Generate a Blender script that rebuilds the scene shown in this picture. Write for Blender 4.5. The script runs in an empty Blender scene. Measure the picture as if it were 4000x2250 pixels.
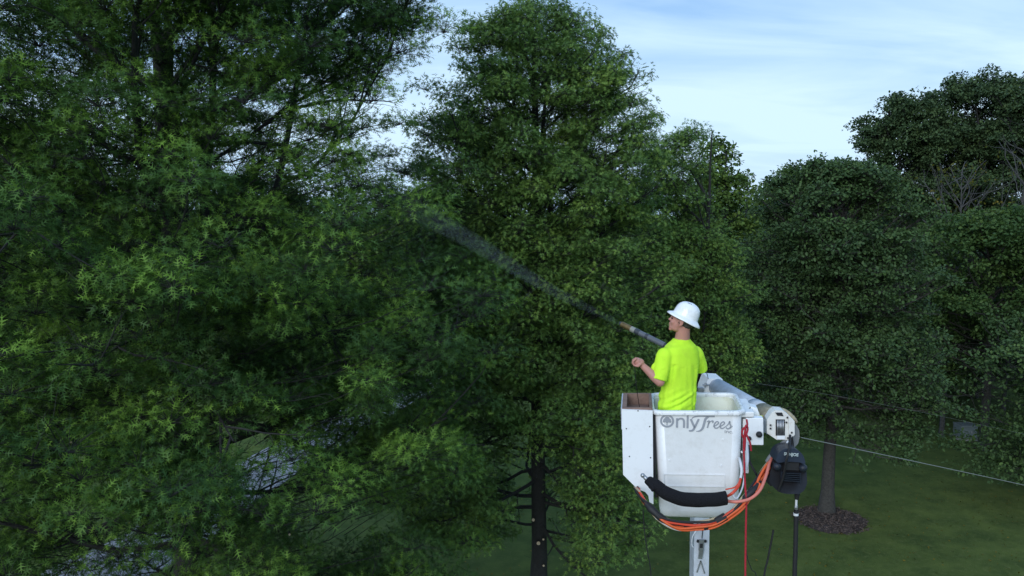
import bpy, bmesh, math, random
import numpy as np
from mathutils import Vector, Matrix, noise as mnoise
R = math.radians
sc = bpy.context.scene
COL = sc.collection

# ------------------------------------------------------------------ camera
CAM_H, PITCH, FPX = 11.4, R(6.0), 3080.0
cd = bpy.data.cameras.new("camera"); cam = bpy.data.objects.new("camera", cd); COL.objects.link(cam)
cd.sensor_width = 36.0; cd.lens = FPX / 4000 * 36.0; cd.clip_start = 0.1; cd.clip_end = 3000
cam.location = (0, 0, CAM_H); cam.rotation_euler = (R(90) - PITCH, 0, 0)
sc.camera = cam
sc.render.resolution_x, sc.render.resolution_y = 1024, 576

# ------------------------------------------------------------------ world and sun (overcast evening, brighter sky behind the camera)
SUN_EL, SUN_ROT = R(24), R(205)
w = bpy.data.worlds.new("World"); sc.world = w; w.use_nodes = True
nt = w.node_tree; nt.nodes.clear()
def N(tree, kind, **kw):
    n = tree.nodes.new(kind)
    for k, v in kw.items():
        if k.startswith("i_"):
            key = k[2:]
            n.inputs[int(key) if key.isdigit() else key].default_value = v
        else: setattr(n, k, v)
    return n
out = N(nt, "ShaderNodeOutputWorld"); bg = N(nt, "ShaderNodeBackground"); bg.inputs[1].default_value = 0.135
sky = N(nt, "ShaderNodeTexSky", sky_type="NISHITA", sun_disc=False, sun_elevation=SUN_EL, sun_rotation=SUN_ROT)
sky.air_density = 1.3; sky.dust_density = 1.0; sky.ozone_density = 2.0
tc = N(nt, "ShaderNodeTexCoord")
sep = N(nt, "ShaderNodeSeparateXYZ"); nt.links.new(tc.outputs["Generated"], sep.inputs[0])
# cloud sheet: direction divided by height above the horizon gives a flat layer in perspective
den = N(nt, "ShaderNodeMath", operation="ADD", i_1=0.16); nt.links.new(sep.outputs[2], den.inputs[0])
den2 = N(nt, "ShaderNodeMath", operation="MAXIMUM", i_1=0.05); nt.links.new(den.outputs[0], den2.inputs[0])
dv = N(nt, "ShaderNodeVectorMath", operation="DIVIDE"); nt.links.new(tc.outputs["Generated"], dv.inputs[0])
cmb = N(nt, "ShaderNodeCombineXYZ")
for i in range(3): nt.links.new(den2.outputs[0], cmb.inputs[i])
nt.links.new(cmb.outputs[0], dv.inputs[1])
mp = N(nt, "ShaderNodeMapping"); mp.inputs["Scale"].default_value = (0.75, 1.5, 0.0); mp.inputs["Rotation"].default_value = (0, 0, R(-10)); mp.inputs["Location"].default_value = (1.3, 0.55, 0)
nt.links.new(dv.outputs[0], mp.inputs[0])
n1 = N(nt, "ShaderNodeTexNoise"); n1.inputs["Scale"].default_value = 1.35; n1.inputs["Detail"].default_value = 9; n1.inputs["Roughness"].default_value = 0.52; n1.inputs["Distortion"].default_value = 0.5
nt.links.new(mp.outputs[0], n1.inputs[0])
r1 = N(nt, "ShaderNodeValToRGB"); nt.links.new(n1.outputs[0], r1.inputs[0])
r1.color_ramp.elements[0].position = 0.34; r1.color_ramp.elements[1].position = 0.68
# low whitening towards the horizon
r2 = N(nt, "ShaderNodeValToRGB"); nt.links.new(sep.outputs[2], r2.inputs[0])
e = r2.color_ramp.elements
e[0].position = 0.0; e[0].color = (0.33, 0.33, 0.33, 1); e[1].position = 0.36; e[1].color = (0, 0, 0, 1)
x = e.new(0.035); x.color = (0.5, 0.5, 0.5, 1); x = e.new(0.09); x.color = (0.85, 0.85, 0.85, 1); x = e.new(0.17); x.color = (0.28, 0.28, 0.28, 1)
cm = N(nt, "ShaderNodeMath", operation="MULTIPLY_ADD", i_1=0.66); nt.links.new(r1.outputs[0], cm.inputs[0]); nt.links.new(r2.outputs[0], cm.inputs[2]); cm.use_clamp = True
blue = N(nt, "ShaderNodeMix", data_type="RGBA"); blue.inputs[0].default_value = 0.72
nt.links.new(sky.outputs[0], blue.inputs[6]); blue.inputs[7].default_value = (1.7, 3.7, 7.2, 1)
mx = N(nt, "ShaderNodeMix", data_type="RGBA"); nt.links.new(cm.outputs[0], mx.inputs[0]); nt.links.new(blue.outputs[2], mx.inputs[6]); mx.inputs[7].default_value = (5.3, 7.1, 8.7, 1)
nt.links.new(mx.outputs[2], bg.inputs[0]); nt.links.new(bg.outputs[0], out.inputs[0])

sl = bpy.data.lights.new("sun", "SUN"); so = bpy.data.objects.new("sun", sl); COL.objects.link(so)
sl.energy = 1.9; sl.angle = R(35); sl.color = (0.97, 0.985, 1.0)
sdir = Vector((math.sin(SUN_ROT) * math.cos(SUN_EL), math.cos(SUN_ROT) * math.cos(SUN_EL), math.sin(SUN_EL)))
so.rotation_euler = sdir.to_track_quat("Z", "Y").to_euler(); so.location = sdir * 100
sc.view_settings.view_transform = "Standard"; sc.view_settings.look = "None"; sc.view_settings.exposure = 0.0; sc.view_settings.gamma = 1.0
sc.cycles.max_bounces = 5; sc.cycles.diffuse_bounces = 3; sc.cycles.transmission_bounces = 4; sc.cycles.volume_bounces = 0
sc.cycles.use_denoising = True

# ------------------------------------------------------------------ helpers
def at(px, py, Y):
    """world point on the ray of photograph pixel (px, py) at forward distance Y"""
    a, b = (px - 2000) / FPX, (1125 - py) / FPX
    c, s = math.cos(PITCH), math.sin(PITCH)
    d = (a, c + b * s, -s + b * c); k = Y / d[1]
    return Vector((d[0] * k, Y, CAM_H + d[2] * k))
def ground(px, py):
    a, b = (px - 2000) / FPX, (1125 - py) / FPX
    c, s = math.cos(PITCH), math.sin(PITCH)
    d = (a, c + b * s, -s + b * c); k = -CAM_H / d[2]
    return Vector((d[0] * k, d[1] * k, 0))

def mat(name, col, rough=0.6, metal=0.0, spec=0.5, var=0.0, vscale=4.0, bump=0.0, bscale=30.0, col2=None, dirt=None, dirt_amt=0.5, dscale=6.0, coat=0.0):
    m = bpy.data.materials.new(name); m.use_nodes = True; t = m.node_tree; p = t.nodes["Principled BSDF"]
    p.inputs["Base Color"].default_value = (*col, 1); p.inputs["Roughness"].default_value = rough; p.inputs["Metallic"].default_value = metal
    p.inputs["Specular IOR Level"].default_value = spec; p.inputs["Coat Weight"].default_value = coat
    co = N(t, "ShaderNodeTexCoord"); src = None
    if var or col2:
        c2 = col2 or tuple(max(0, c * (1 - var)) for c in col)
        nn = N(t, "ShaderNodeTexNoise"); nn.inputs["Scale"].default_value = vscale; nn.inputs["Detail"].default_value = 6; nn.inputs["Roughness"].default_value = 0.65
        t.links.new(co.outputs["Object"], nn.inputs[0])
        rr = N(t, "ShaderNodeValToRGB"); rr.color_ramp.elements[0].position = 0.35; rr.color_ramp.elements[1].position = 0.65
        rr.color_ramp.elements[0].color = (*c2, 1); rr.color_ramp.elements[1].color = (*col, 1)
        t.links.new(nn.outputs[0], rr.inputs[0]); src = rr.outputs[0]
    if dirt:
        nn = N(t, "ShaderNodeTexNoise"); nn.inputs["Scale"].default_value = dscale; nn.inputs["Detail"].default_value = 9; nn.inputs["Roughness"].default_value = 0.72
        t.links.new(co.outputs["Object"], nn.inputs[0])
        rr = N(t, "ShaderNodeValToRGB"); rr.color_ramp.elements[0].position = 0.52; rr.color_ramp.elements[1].position = 0.72
        rr.color_ramp.elements[1].color = (dirt_amt,) * 3 + (1,)
        t.links.new(nn.outputs[0], rr.inputs[0])
        mm = N(t, "ShaderNodeMix", data_type="RGBA"); t.links.new(rr.outputs[0], mm.inputs[0])
        if src: t.links.new(src, mm.inputs[6])
        else: mm.inputs[6].default_value = (*col, 1)
        mm.inputs[7].default_value = (*dirt, 1); src = mm.outputs[2]
    if src: t.links.new(src, p.inputs["Base Color"])
    if bump:
        nb = N(t, "ShaderNodeTexNoise"); nb.inputs["Scale"].default_value = bscale; nb.inputs["Detail"].default_value = 5
        t.links.new(co.outputs["Object"], nb.inputs[0])
        bb = N(t, "ShaderNodeBump"); bb.inputs["Strength"].default_value = bump; bb.inputs["Distance"].default_value = 0.02
        t.links.new(nb.outputs[0], bb.inputs["Height"]); t.links.new(bb.outputs[0], p.inputs["Normal"])
    return m

WO = {}
def org(parent): return WO.get(parent.name, Vector((0, 0, 0))) if parent else Vector((0, 0, 0))
def mesh_np(name, V, faces_quads=None, faces_tris=None, mats=None, parent=None, smooth=False, attr=None, loc=None):
    """V (n,3) world; faces as int arrays"""
    me = bpy.data.meshes.new(name)
    o_ = np.array(org(parent)) if parent else np.array(loc if loc is not None else (0, 0, 0), float)
    V = (np.asarray(V, np.float64) - o_).astype(np.float32)
    me.vertices.add(len(V)); me.vertices.foreach_set("co", V.ravel())
    idx, st, cur = [], [], 0
    for F, k in ((faces_quads, 4), (faces_tris, 3)):
        if F is None or len(F) == 0: continue
        F = np.asarray(F, np.int32); idx.append(F.ravel()); st.append(cur + np.arange(len(F), dtype=np.int32) * k); cur += F.size
    idx = np.concatenate(idx); st = np.concatenate(st)
    me.loops.add(len(idx)); me.loops.foreach_set("vertex_index", idx)
    me.polygons.add(len(st)); me.polygons.foreach_set("loop_start", st)
    if smooth: me.polygons.foreach_set("use_smooth", np.ones(len(st), bool))
    me.update(calc_edges=True)
    if attr is not None:
        a = me.attributes.new("tint", "FLOAT", "POINT"); a.data.foreach_set("value", np.asarray(attr, np.float32))
    if mats: me.materials.append(mats)
    ob = bpy.data.objects.new(name, me); COL.objects.link(ob)
    if parent: ob.parent = parent; WO[ob.name] = org(parent)
    else:
        if loc is not None: ob.location = loc
        WO[ob.name] = Vector(o_)
    return ob
def from_bm(name, bm, m, parent=None, smooth=False, loc=None, bevel=0.0, mtx=None):
    """bmesh in world coordinates (or mtx-local) -> object"""
    if bevel:
        bmesh.ops.bevel(bm, geom=[e_ for e_ in bm.edges if e_.is_manifold and e_.calc_face_angle(0) > 0.5], offset=bevel, segments=2, affect="EDGES", profile=0.5, clamp_overlap=True)
    if mtx is not None: bm.transform(mtx)
    o_ = org(parent) if parent else Vector(loc if loc is not None else (0, 0, 0))
    bmesh.ops.translate(bm, verts=bm.verts, vec=-o_)
    bmesh.ops.recalc_face_normals(bm, faces=bm.faces)
    me = bpy.data.meshes.new(name); bm.to_mesh(me); bm.free()
    if smooth:
        for p in me.polygons: p.use_smooth = True
    me.materials.append(m)
    ob = bpy.data.objects.new(name, me); COL.objects.link(ob)
    if parent: ob.parent = parent; WO[ob.name] = o_
    else: ob.location = o_; WO[ob.name] = o_
    return ob
def tag(o, label=None, cat=None, group=None, kind=None):
    if label: o["label"] = label
    if cat: o["category"] = cat
    if group: o["group"] = group
    if kind: o["kind"] = kind
    return o
def thing(name, loc, label, cat, group=None):
    o = bpy.data.objects.new(name, None); COL.objects.link(o); o.location = loc; WO[o.name] = Vector(loc); o.empty_display_size = 0.2
    return tag(o, label, cat, group)
def bm_box(bm, c, s, rot=None):
    M = Matrix.Translation(c) @ (rot.to_4x4() if rot is not None else Matrix.Identity(4)) @ Matrix.Diagonal((*s, 1))
    return bmesh.ops.create_cube(bm, size=1, matrix=M)["verts"]
def bm_cyl(bm, a, b, r0, r1=None, seg=16, cap=True):
    a, b = Vector(a), Vector(b); d = b - a; r1 = r0 if r1 is None else r1
    M = Matrix.Translation((a + b) / 2) @ d.to_track_quat("Z", "Y").to_matrix().to_4x4()
    return bmesh.ops.create_cone(bm, cap_ends=cap, segments=seg, radius1=r0, radius2=r1, depth=d.length, matrix=M)["verts"]
def bm_ell(bm, c, r, rot=None, u=20, v=12):
    M = Matrix.Translation(c) @ (rot.to_4x4() if rot is not None else Matrix.Identity(4)) @ Matrix.Diagonal((*r, 1))
    return bmesh.ops.create_uvsphere(bm, u_segments=u, v_segments=v, radius=1, matrix=M)["verts"]
def prism(bm, poly, vec):
    """closed polygon (list of Vectors) extruded by vec"""
    vs = [bm.verts.new(p) for p in poly]; ve = [bm.verts.new(Vector(p) + vec) for p in poly]
    bm.faces.new(vs); bm.faces.new(list(reversed(ve)))
    for i in range(len(vs)):
        j = (i + 1) % len(vs); bm.faces.new((vs[i], ve[i], ve[j], vs[j]))
def catmull(P, n=8):
    P = [Vector(p) for p in P]
    if len(P) < 3: return P
    Q = [P[0] * 2 - P[1]] + P + [P[-1] * 2 - P[-2]]; o = []
    for i in range(1, len(Q) - 2):
        for k in range(n):
            t = k / n; a, b, c, d = Q[i - 1:i + 3]
            o.append(0.5 * (2 * b + (c - a) * t + (2 * a - 5 * b + 4 * c - d) * t * t + (3 * b - a - 3 * c + d) * t ** 3))
    o.append(P[-1]); return o
def tube_batch(P, Rr, sides):
    """P (n,m,3) polylines, Rr (n,m) radii -> verts, quads"""
    P = np.asarray(P, float); Rr = np.asarray(Rr, float); n, m, _ = P.shape
    T = np.gradient(P, axis=1); T /= np.linalg.norm(T, axis=2, keepdims=True) + 1e-9
    ref = np.where(np.abs(T[:, :1, 2:3]) > 0.9, np.array([[[1.0, 0, 0]]]), np.array([[[0, 0, 1.0]]]))
    A = np.cross(T, np.broadcast_to(ref, T.shape)); A /= np.linalg.norm(A, axis=2, keepdims=True) + 1e-9
    B = np.cross(T, A)
    ang = np.arange(sides) * 2 * np.pi / sides
    V = P[:, :, None, :] + Rr[:, :, None, None] * (np.cos(ang)[None, None, :, None] * A[:, :, None, :] + np.sin(ang)[None, None, :, None] * B[:, :, None, :])
    V = V.reshape(-1, 3)
    i, j, k = np.meshgrid(np.arange(n), np.arange(m - 1), np.arange(sides), indexing="ij")
    b = i * m * sides + j * sides; k2 = (k + 1) % sides
    F = np.stack([b + k, b + k2, b + sides + k2, b + sides + k], -1).reshape(-1, 4)
    return V, F
class Tubes:
    def __init__(s): s.V, s.F, s.n = [], [], 0
    def add(s, P, Rr, sides):
        V, F = tube_batch(P, Rr, sides); s.V.append(V); s.F.append(F + s.n); s.n += len(V)
    def build(s, name, m, parent=None, loc=None):
        return mesh_np(name, np.concatenate(s.V), faces_quads=np.concatenate(s.F), mats=m, parent=parent, smooth=True, loc=loc)
def hose(name, pts, r, m, parent=None, sides=10, n=8, label=None, loc=None, wob=0.0):
    P = catmull(pts, n)
    if wob: P = [p + Vector(mnoise.noise_vector(p * 9)) * wob for p in P]
    t = Tubes(); rr = r if isinstance(r, (list, tuple)) else None
    Rr = np.full((1, len(P)), r) if rr is None else np.interp(np.linspace(0, 1, len(P)), np.linspace(0, 1, len(rr)), rr)[None, :]
    t.add(np.array([[tuple(p) for p in P]]), Rr, sides)
    return t.build(name, m, parent, loc)

# ------------------------------------------------------------------ foliage materials
def leaf_mat(name, dark, mid, young, trans=0.30, nscale=0.5):
    m = bpy.data.materials.new(name); m.use_nodes = True; t = m.node_tree; t.nodes.clear()
    o = N(t, "ShaderNodeOutputMaterial"); p = N(t, "ShaderNodeBsdfPrincipled"); tr = N(t, "ShaderNodeBsdfTranslucent"); mix = N(t, "ShaderNodeMixShader"); mix.inputs[0].default_value = trans
    at_ = N(t, "ShaderNodeAttribute", attribute_name="tint"); co = N(t, "ShaderNodeTexCoord")
    nn = N(t, "ShaderNodeTexNoise"); nn.inputs["Scale"].default_value = nscale; nn.inputs["Detail"].default_value = 2; t.links.new(co.outputs["Object"], nn.inputs[0])
    ad = N(t, "ShaderNodeMath", operation="MULTIPLY_ADD", i_1=0.7, i_2=-0.35); t.links.new(nn.outputs[0], ad.inputs[0])
    a2 = N(t, "ShaderNodeMath", operation="ADD", use_clamp=True); t.links.new(at_.outputs["Fac"], a2.inputs[0]); t.links.new(ad.outputs[0], a2.inputs[1])
    r = N(t, "ShaderNodeValToRGB"); t.links.new(a2.outputs[0], r.inputs[0])
    r.color_ramp.elements[0].color = (*dark, 1); r.color_ramp.elements[0].position = 0.0; r.color_ramp.elements[1].color = (*young, 1); r.color_ramp.elements[1].position = 1.0
    k = r.color_ramp.elements.new(0.5); k.color = (*mid, 1)
    p.inputs["Roughness"].default_value = 0.5; p.inputs["Specular IOR Level"].default_value = 0.16
    t.links.new(r.outputs[0], p.inputs["Base Color"]); t.links.new(r.outputs[0], tr.inputs[0])
    t.links.new(p.outputs[0], mix.inputs[1]); t.links.new(tr.outputs[0], mix.inputs[2]); t.links.new(mix.outputs[0], o.inputs[0])
    return m
M_OAK = leaf_mat("oak_leaf", (0.028, 0.062, 0.020), (0.062, 0.132, 0.033), (0.19, 0.34, 0.055))
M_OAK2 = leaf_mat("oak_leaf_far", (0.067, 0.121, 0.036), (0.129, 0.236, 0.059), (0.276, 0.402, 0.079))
M_PEAR = leaf_mat("pear_leaf", (0.035, 0.065, 0.026), (0.062, 0.112, 0.040), (0.115, 0.194, 0.052), 0.2)
M_WOOD = leaf_mat("woodland_leaf", (0.036, 0.063, 0.028), (0.060, 0.101, 0.042), (0.114, 0.168, 0.055), 0.2)  # slightly bluer leaf tones, distance haze put into the colour
M_LIME = leaf_mat("lime_leaf", (0.038, 0.075, 0.022), (0.064, 0.120, 0.034), (0.12, 0.185, 0.044), 0.3)
M_MIDG = leaf_mat("mid_green_leaf", (0.051, 0.085, 0.022), (0.087, 0.153, 0.033), (0.183, 0.256, 0.047), 0.25)
M_YEL = leaf_mat("yellowing_leaf", (0.043, 0.064, 0.013), (0.085, 0.095, 0.014), (0.244, 0.170, 0.022), 0.3)
M_BARK = mat("grey_bark", (0.062, 0.060, 0.054), 0.95, var=0.5, vscale=14, bump=0.9, bscale=45)
M_BARKD = mat("dark_bark", (0.028, 0.029, 0.028), 0.95, var=0.4, vscale=12, bump=0.8, bscale=40)
M_DEAD = mat("bare_grey_wood", (0.07, 0.069, 0.067), 0.9, var=0.3, vscale=10)
M_CUT = mat("cut_wood", (0.62, 0.5, 0.34), 0.8, var=0.3, vscale=60)

# leaf templates: unit length along +x, normal +z
def T_OAK():
    V = [(-.12, 0), (.45, -.055), (1, 0), (.45, .055)]; Q = [(0, 1, 2, 3)]; T = []
    for a, b, tx, ty in ((.12, .22, .28, .30), (.32, .45, .60, .46), (.58, .68, .88, .30)):
        for s in (1, -1):
            i = len(V); V += [(a, s * .0), (tx, s * ty), (b, s * .0)]; T.append((i, i + 1, i + 2))
    V = np.array([(x_, y_, 0.10 * abs(y_) - 0.22 * x_ * x_) for x_, y_ in V]); return V, np.array(Q), np.array(T)
def T_OAKL():
    V = [(0, 0), (.45, -.09), (1, 0), (.45, .09)]; Q = [(0, 1, 2, 3)]; T = []
    for a, b, tx, ty in ((.18, .36, .48, .42), (.5, .66, .84, .34)):
        for s in (1, -1):
            i = len(V); V += [(a, 0), (tx, s * ty), (b, 0)]; T.append((i, i + 1, i + 2))
    V = np.array([(x_, y_, 0.10 * abs(y_) - 0.22 * x_ * x_) for x_, y_ in V]); return V, np.array(Q), np.array(T)
def T_ROUND():
    V = [(0, 0, 0), (.3, .3, .07), (.75, .28, .0), (1, 0, -.16), (.75, -.28, .0), (.3, -.3, .07)]
    return np.array(V), np.array([(0, 1, 2, 3), (0, 3, 4, 5)]), None
LEAF = {"oak": T_OAK(), "oakl": T_OAKL(), "round": T_ROUND()}
def unit(a): return a / (np.linalg.norm(a, axis=-1, keepdims=True) + 1e-9)
def leaves_arrays(kind, P, D, U, S, tint):
    TV, TQ, TT = LEAF[kind]; n = len(P); k = len(TV)
    D = unit(D); Y = unit(np.cross(U, D)); Z = np.cross(D, Y)
    V = (P[:, None, :] + S[:, None, None] * (TV[None, :, 0:1] * D[:, None, :] + TV[None, :, 1:2] * Y[:, None, :] + TV[None, :, 2:3] * Z[:, None, :])).reshape(-1, 3)
    off = (np.arange(n) * k)[:, None, None]
    Q = (TQ[None] + off).reshape(-1, TQ.shape[1]); T = (TT[None] + off).reshape(-1, 3) if TT is not None else None
    return V, Q, T, np.repeat(tint, k)

def polyline(rng, p, d, L, m, up=0.0, wig=0.12):
    """m points starting at p along d, bending up/down"""
    out_ = [np.array(p, float)]; d = np.array(d, float); st = L / (m - 1)
    for i in range(m - 1):
        d = d + rng.normal(0, wig, 3); d[2] += up / (m - 1); d /= np.linalg.norm(d)
        out_.append(out_[-1] + d * st)
    return np.array(out_)

STAT = []
def make_tree(name, label, cat, base, H, lo, prof, n1, kind, lsize, lmat, bmat, seed, r0=0.2, leaders=None, elev=None, sp2=0.5, sp3=0.22, nl=10,
              l2=0.42, group=None, hi=0.97, cull=None, young=0.25, twig_l=(0.25, 0.5), droop=0.3, jit=0.35, sides1=6, skip=0.0, stubs=(), bare=0, trunk_lean=(0, 0), norm_up=0.9, nfill=0, gap=-0.13, gfreq=0.5, wobk=1.0, glow=0.0, gz=6.6, wigp=0.13, leafless=False, twig_tubes=True, ncl=60, rcl=0.42, env=None):
    rng = np.random.default_rng(seed); base = np.array([base[0], base[1], 0.0])
    root = thing(name, tuple(base), label, cat, group)
    tb = Tubes()
    if leaders is None:
        P = polyline(rng, base, (trunk_lean[0], trunk_lean[1], 1), H * 0.97, 14, up=0.5, wig=0.025)
        leaders = [(P, r0)]
    else: leaders = [(np.array(P, float), r) for P, r in leaders]
    for P, r in leaders:
        m_ = len(P); rr = r * (1 - np.linspace(0, 1, m_)) ** 0.85 + 0.015
        if abs(P[0][2]) < 0.2: rr[0] *= 1.35
        Pf = np.array([tuple(q) for q in catmull([tuple(p) for p in P], 4)])
        rf = np.interp(np.linspace(0, 1, len(Pf)), np.linspace(0, 1, m_), rr)
        tb.add(Pf[None], rf[None], 12)
    elev = elev or (lambda u: -15 + 75 * u)
    P1, R1, P2, R2, P3 = [], [], [], [], []
    LP, LD, LT, LU = [], [], [], []
    if env:
        Ye = base[1]; ev = [(at(l_, py_, Ye), at(r_, py_, Ye)) for py_, l_, r_ in env]
        ez = np.array([e_[0].z for e_ in ev])[::-1]; el_ = np.array([e_[0].x for e_ in ev])[::-1]; er_ = np.array([e_[1].x for e_ in ev])[::-1]
    def inside(Q, grow=1.0):
        if not env: return Q[:, 2] < H + 0.3 * (grow - 1)
        z_ = Q[:, 2]; xl = np.interp(z_, ez, el_); xr = np.interp(z_, ez, er_); c_ = (xl + xr) / 2; h_ = np.maximum((xr - xl) / 2, 0.01)
        h2 = np.clip(h_, 0.2, 99)
        d_ = np.hypot((Q[:, 0] - c_) / h2, (Q[:, 1] - Ye) / np.maximum(h2, 0.35 * h2.mean()))
        a_ = np.arctan2(Q[:, 1] - Ye, Q[:, 0] - c_)
        wob = 0.10 * np.sin(3 * a_ + z_ * 1.7 + seed) + 0.08 * np.sin(7 * a_ - z_ * 2.9) + 0.05 * np.sin(z_ * 5.3 + a_ * 2)
        return (d_ < grow * (1.0 + wob * wobk)) & (z_ < ez[-1] + 0.25 * (grow - 0.9))
    def open_(c): return (not env or c[2] < ez[-1] - 1.3) and mnoise.noise(Vector((c[0] * gfreq + seed, c[1] * gfreq, c[2] * gfreq * 1.15))) + 0.4 * mnoise.noise(Vector((c[0] * gfreq * 2.3, c[1] * gfreq * 2.3 + seed, c[2] * gfreq * 3))) < gap + glow * max(0, min(1, (gz - c[2]) / 3))
    def clump(c, rad, yb, k_):
        if not inside(c[None])[0] or open_(c): return
        if c[2] < lo + 3.0 and abs(c[0] - base[0]) < .5: return
        q = unit(rng.normal(0, 1, (k_, 3))); q[:, 2] = np.where(q[:, 2] < -0.2, -q[:, 2] * 0.6, q[:, 2])
        rr_ = rad * rng.uniform(0.35, 1.0, k_) ** 0.6
        LP.append(c + q * rr_[:, None] * np.array([1, 1, 0.8])); LD.append(q * 0.9 + rng.normal(0, 0.5, (k_, 3)) + np.array([0, 0, -droop]))
        LU.append(q * 0.6 + np.array([0, 0, 0.7]) + rng.normal(0, 0.35, (k_, 3)))
        LT.append(0.36 + yb + rng.normal(0, 0.10, k_) + 0.5 * yb * (q[:, 2] > 0.3))
        e_ = q[::7] * rr_[::7, None] * np.array([1, 1, 0.8]) * 0.9; P3.append(np.stack([np.repeat(c[None], len(e_), 0), c + e_ * 0.5 + np.array([0, 0, .02]), c + e_], 1))
    az = rng.uniform(0, 6.28)
    for k in range(n1):
        u = (k + rng.uniform(0, 1)) / n1; h = lo + (H * hi - lo) * u
        P, r = leaders[k % len(leaders)] if len(leaders) > 1 else leaders[0]
        if h < P[0][2] or h > P[-1][2]: P, r = max(leaders, key=lambda q: min(h - q[0][0][2], q[0][-1][2] - h))
        hh = np.clip(h, P[0][2] + 0.05, P[-1][2])
        p = np.array([np.interp(hh, P[:, 2], P[:, i]) for i in range(3)])
        az += 2.4 + rng.normal(0, 0.4)
        L = prof(u) * rng.uniform(1 - jit, 1.08)
        if L < 0.3 or rng.random() < skip: continue
        el = R(min(78, elev(u) + rng.normal(0, 8))); d = np.array([math.cos(az) * math.cos(el), math.sin(az) * math.cos(el), math.sin(el)])
        if cull and not cull(p, d, L): continue
        L = L / max(0.45, math.cos(el) ** 0.5)
        br = polyline(rng, p, d, L, 8, up=0.25 * (1 - u) + 0.1, wig=wigp if ncl else 0.2)
        rb = min(0.014 * L, r * 0.32) * (1 - 0.88 * np.linspace(0, 1, 8)) + 0.006
        ins = inside(br, 1.05)
        if not ins.all():
            kk = int(np.argmin(ins))
            if kk < 3: continue
            f_ = np.linspace(0, kk - 1, 8); br = np.stack([np.interp(f_, np.arange(8), br[:, i_]) for i_ in range(3)], 1); L = L * (kk - 1) / 7
        P1.append(br); R1.append(rb)
        s = 0.16 + rng.uniform(0, 0.1); side = rng.choice([-1, 1])
        while s < 1.0:
            i = s * 7; i0 = min(int(i), 6); q = br[i0] + (br[i0 + 1] - br[i0]) * (i - i0); t = unit(br[i0 + 1] - br[i0])
            side = -side; a = side * R(rng.uniform(30, 75)) * (1 - 0.4 * s)
            c_, s_ = math.cos(a), math.sin(a)
            d2 = np.array([t[0] * c_ - t[1] * s_, t[0] * s_ + t[1] * c_, t[2] * 0.6 + rng.normal(0.12, 0.34)])
            if not inside(q[None], 1.02)[0]: s += sp2 / L; continue
            L2 = (l2 * L * (1 - 0.55 * s) + 0.35) * rng.uniform(0.6, 1.15)
            sb = polyline(rng, q, unit(d2), L2, 5, up=0.15, wig=0.14)
            if not inside(sb[-1:], 1.06)[0]: sb = q + (sb - q) * .45
            if not inside(sb[-1:], 1.06)[0]: s += sp2 / L; continue
            P2.append(sb); R2.append(np.linspace(0.010 + 0.006 * L2, 0.004, 5))
            n3 = max(2, int(L2 / sp3)); ts = (np.arange(n3) + rng.uniform(0, 1, n3)) / n3; ts[-1] = 1.0
            f = ts * 3.999; j = f.astype(int); a0 = sb[j] + (sb[j + 1] - sb[j]) * (f - j)[:, None]
            tg = unit(sb[j + 1] - sb[j])
            d3 = unit(tg * 0.9 + rng.normal(0, 0.6, (n3, 3)) + np.array([0, 0, 0.18]))
            l3 = rng.uniform(*twig_l, n3)
            mid = a0 + d3 * l3[:, None] * 0.55; tip = mid + unit(d3 + np.array([0, 0, -0.25])) * l3[:, None] * 0.45
            keep = inside(tip, 1.1)
            if not keep.any(): s += sp2 / L; continue
            a0, mid, tip, d3, ts = a0[keep], mid[keep], tip[keep], d3[keep], ts[keep]; n3 = len(a0)
            P3.append(np.stack([a0, mid, tip], 1))
            if not leafless and not open_(sb[3]):
                yb = young * rng.uniform(0, 1) ** 1.5 * (1.6 if s > 0.75 else 0.7)
                tt = rng.uniform(0.15, 1.05, (n3, nl))
                pp = np.where(tt[..., None] < 0.55, a0[:, None] + (mid - a0)[:, None] * (tt / 0.55)[..., None], mid[:, None] + (tip - mid)[:, None] * ((tt - 0.55) / 0.45)[..., None])
                dd = d3[:, None, :] * 0.7 + rng.normal(0, 0.65, (n3, nl, 3)) + np.array([0, 0, -droop])
                LU.append(np.array([0, 0, norm_up]) + rng.normal(0, 0.5, (n3 * nl, 3))); LP.append(pp.reshape(-1, 3)); LD.append(dd.reshape(-1, 3))
                LT.append((0.38 + yb + rng.normal(0, 0.10, (n3, nl)) + 0.25 * young * (tt > 0.85)).ravel())
            if not leafless and ncl: yb = young * rng.uniform(0, 1) ** 1.5
            if not leafless and ncl and rng.random() < 0.8 * (L2 > 0.2):
                clump(sb[-1], rcl * rng.uniform(0.6, 1.25), yb, int(ncl * rng.uniform(.6, 1.3)))
                if L2 > 1.1: clump(sb[2], rcl * rng.uniform(0.5, 1.0), yb * .6, int(ncl * rng.uniform(.4, .9)))
            s += sp2 / L * rng.uniform(0.7, 1.3)
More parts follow.
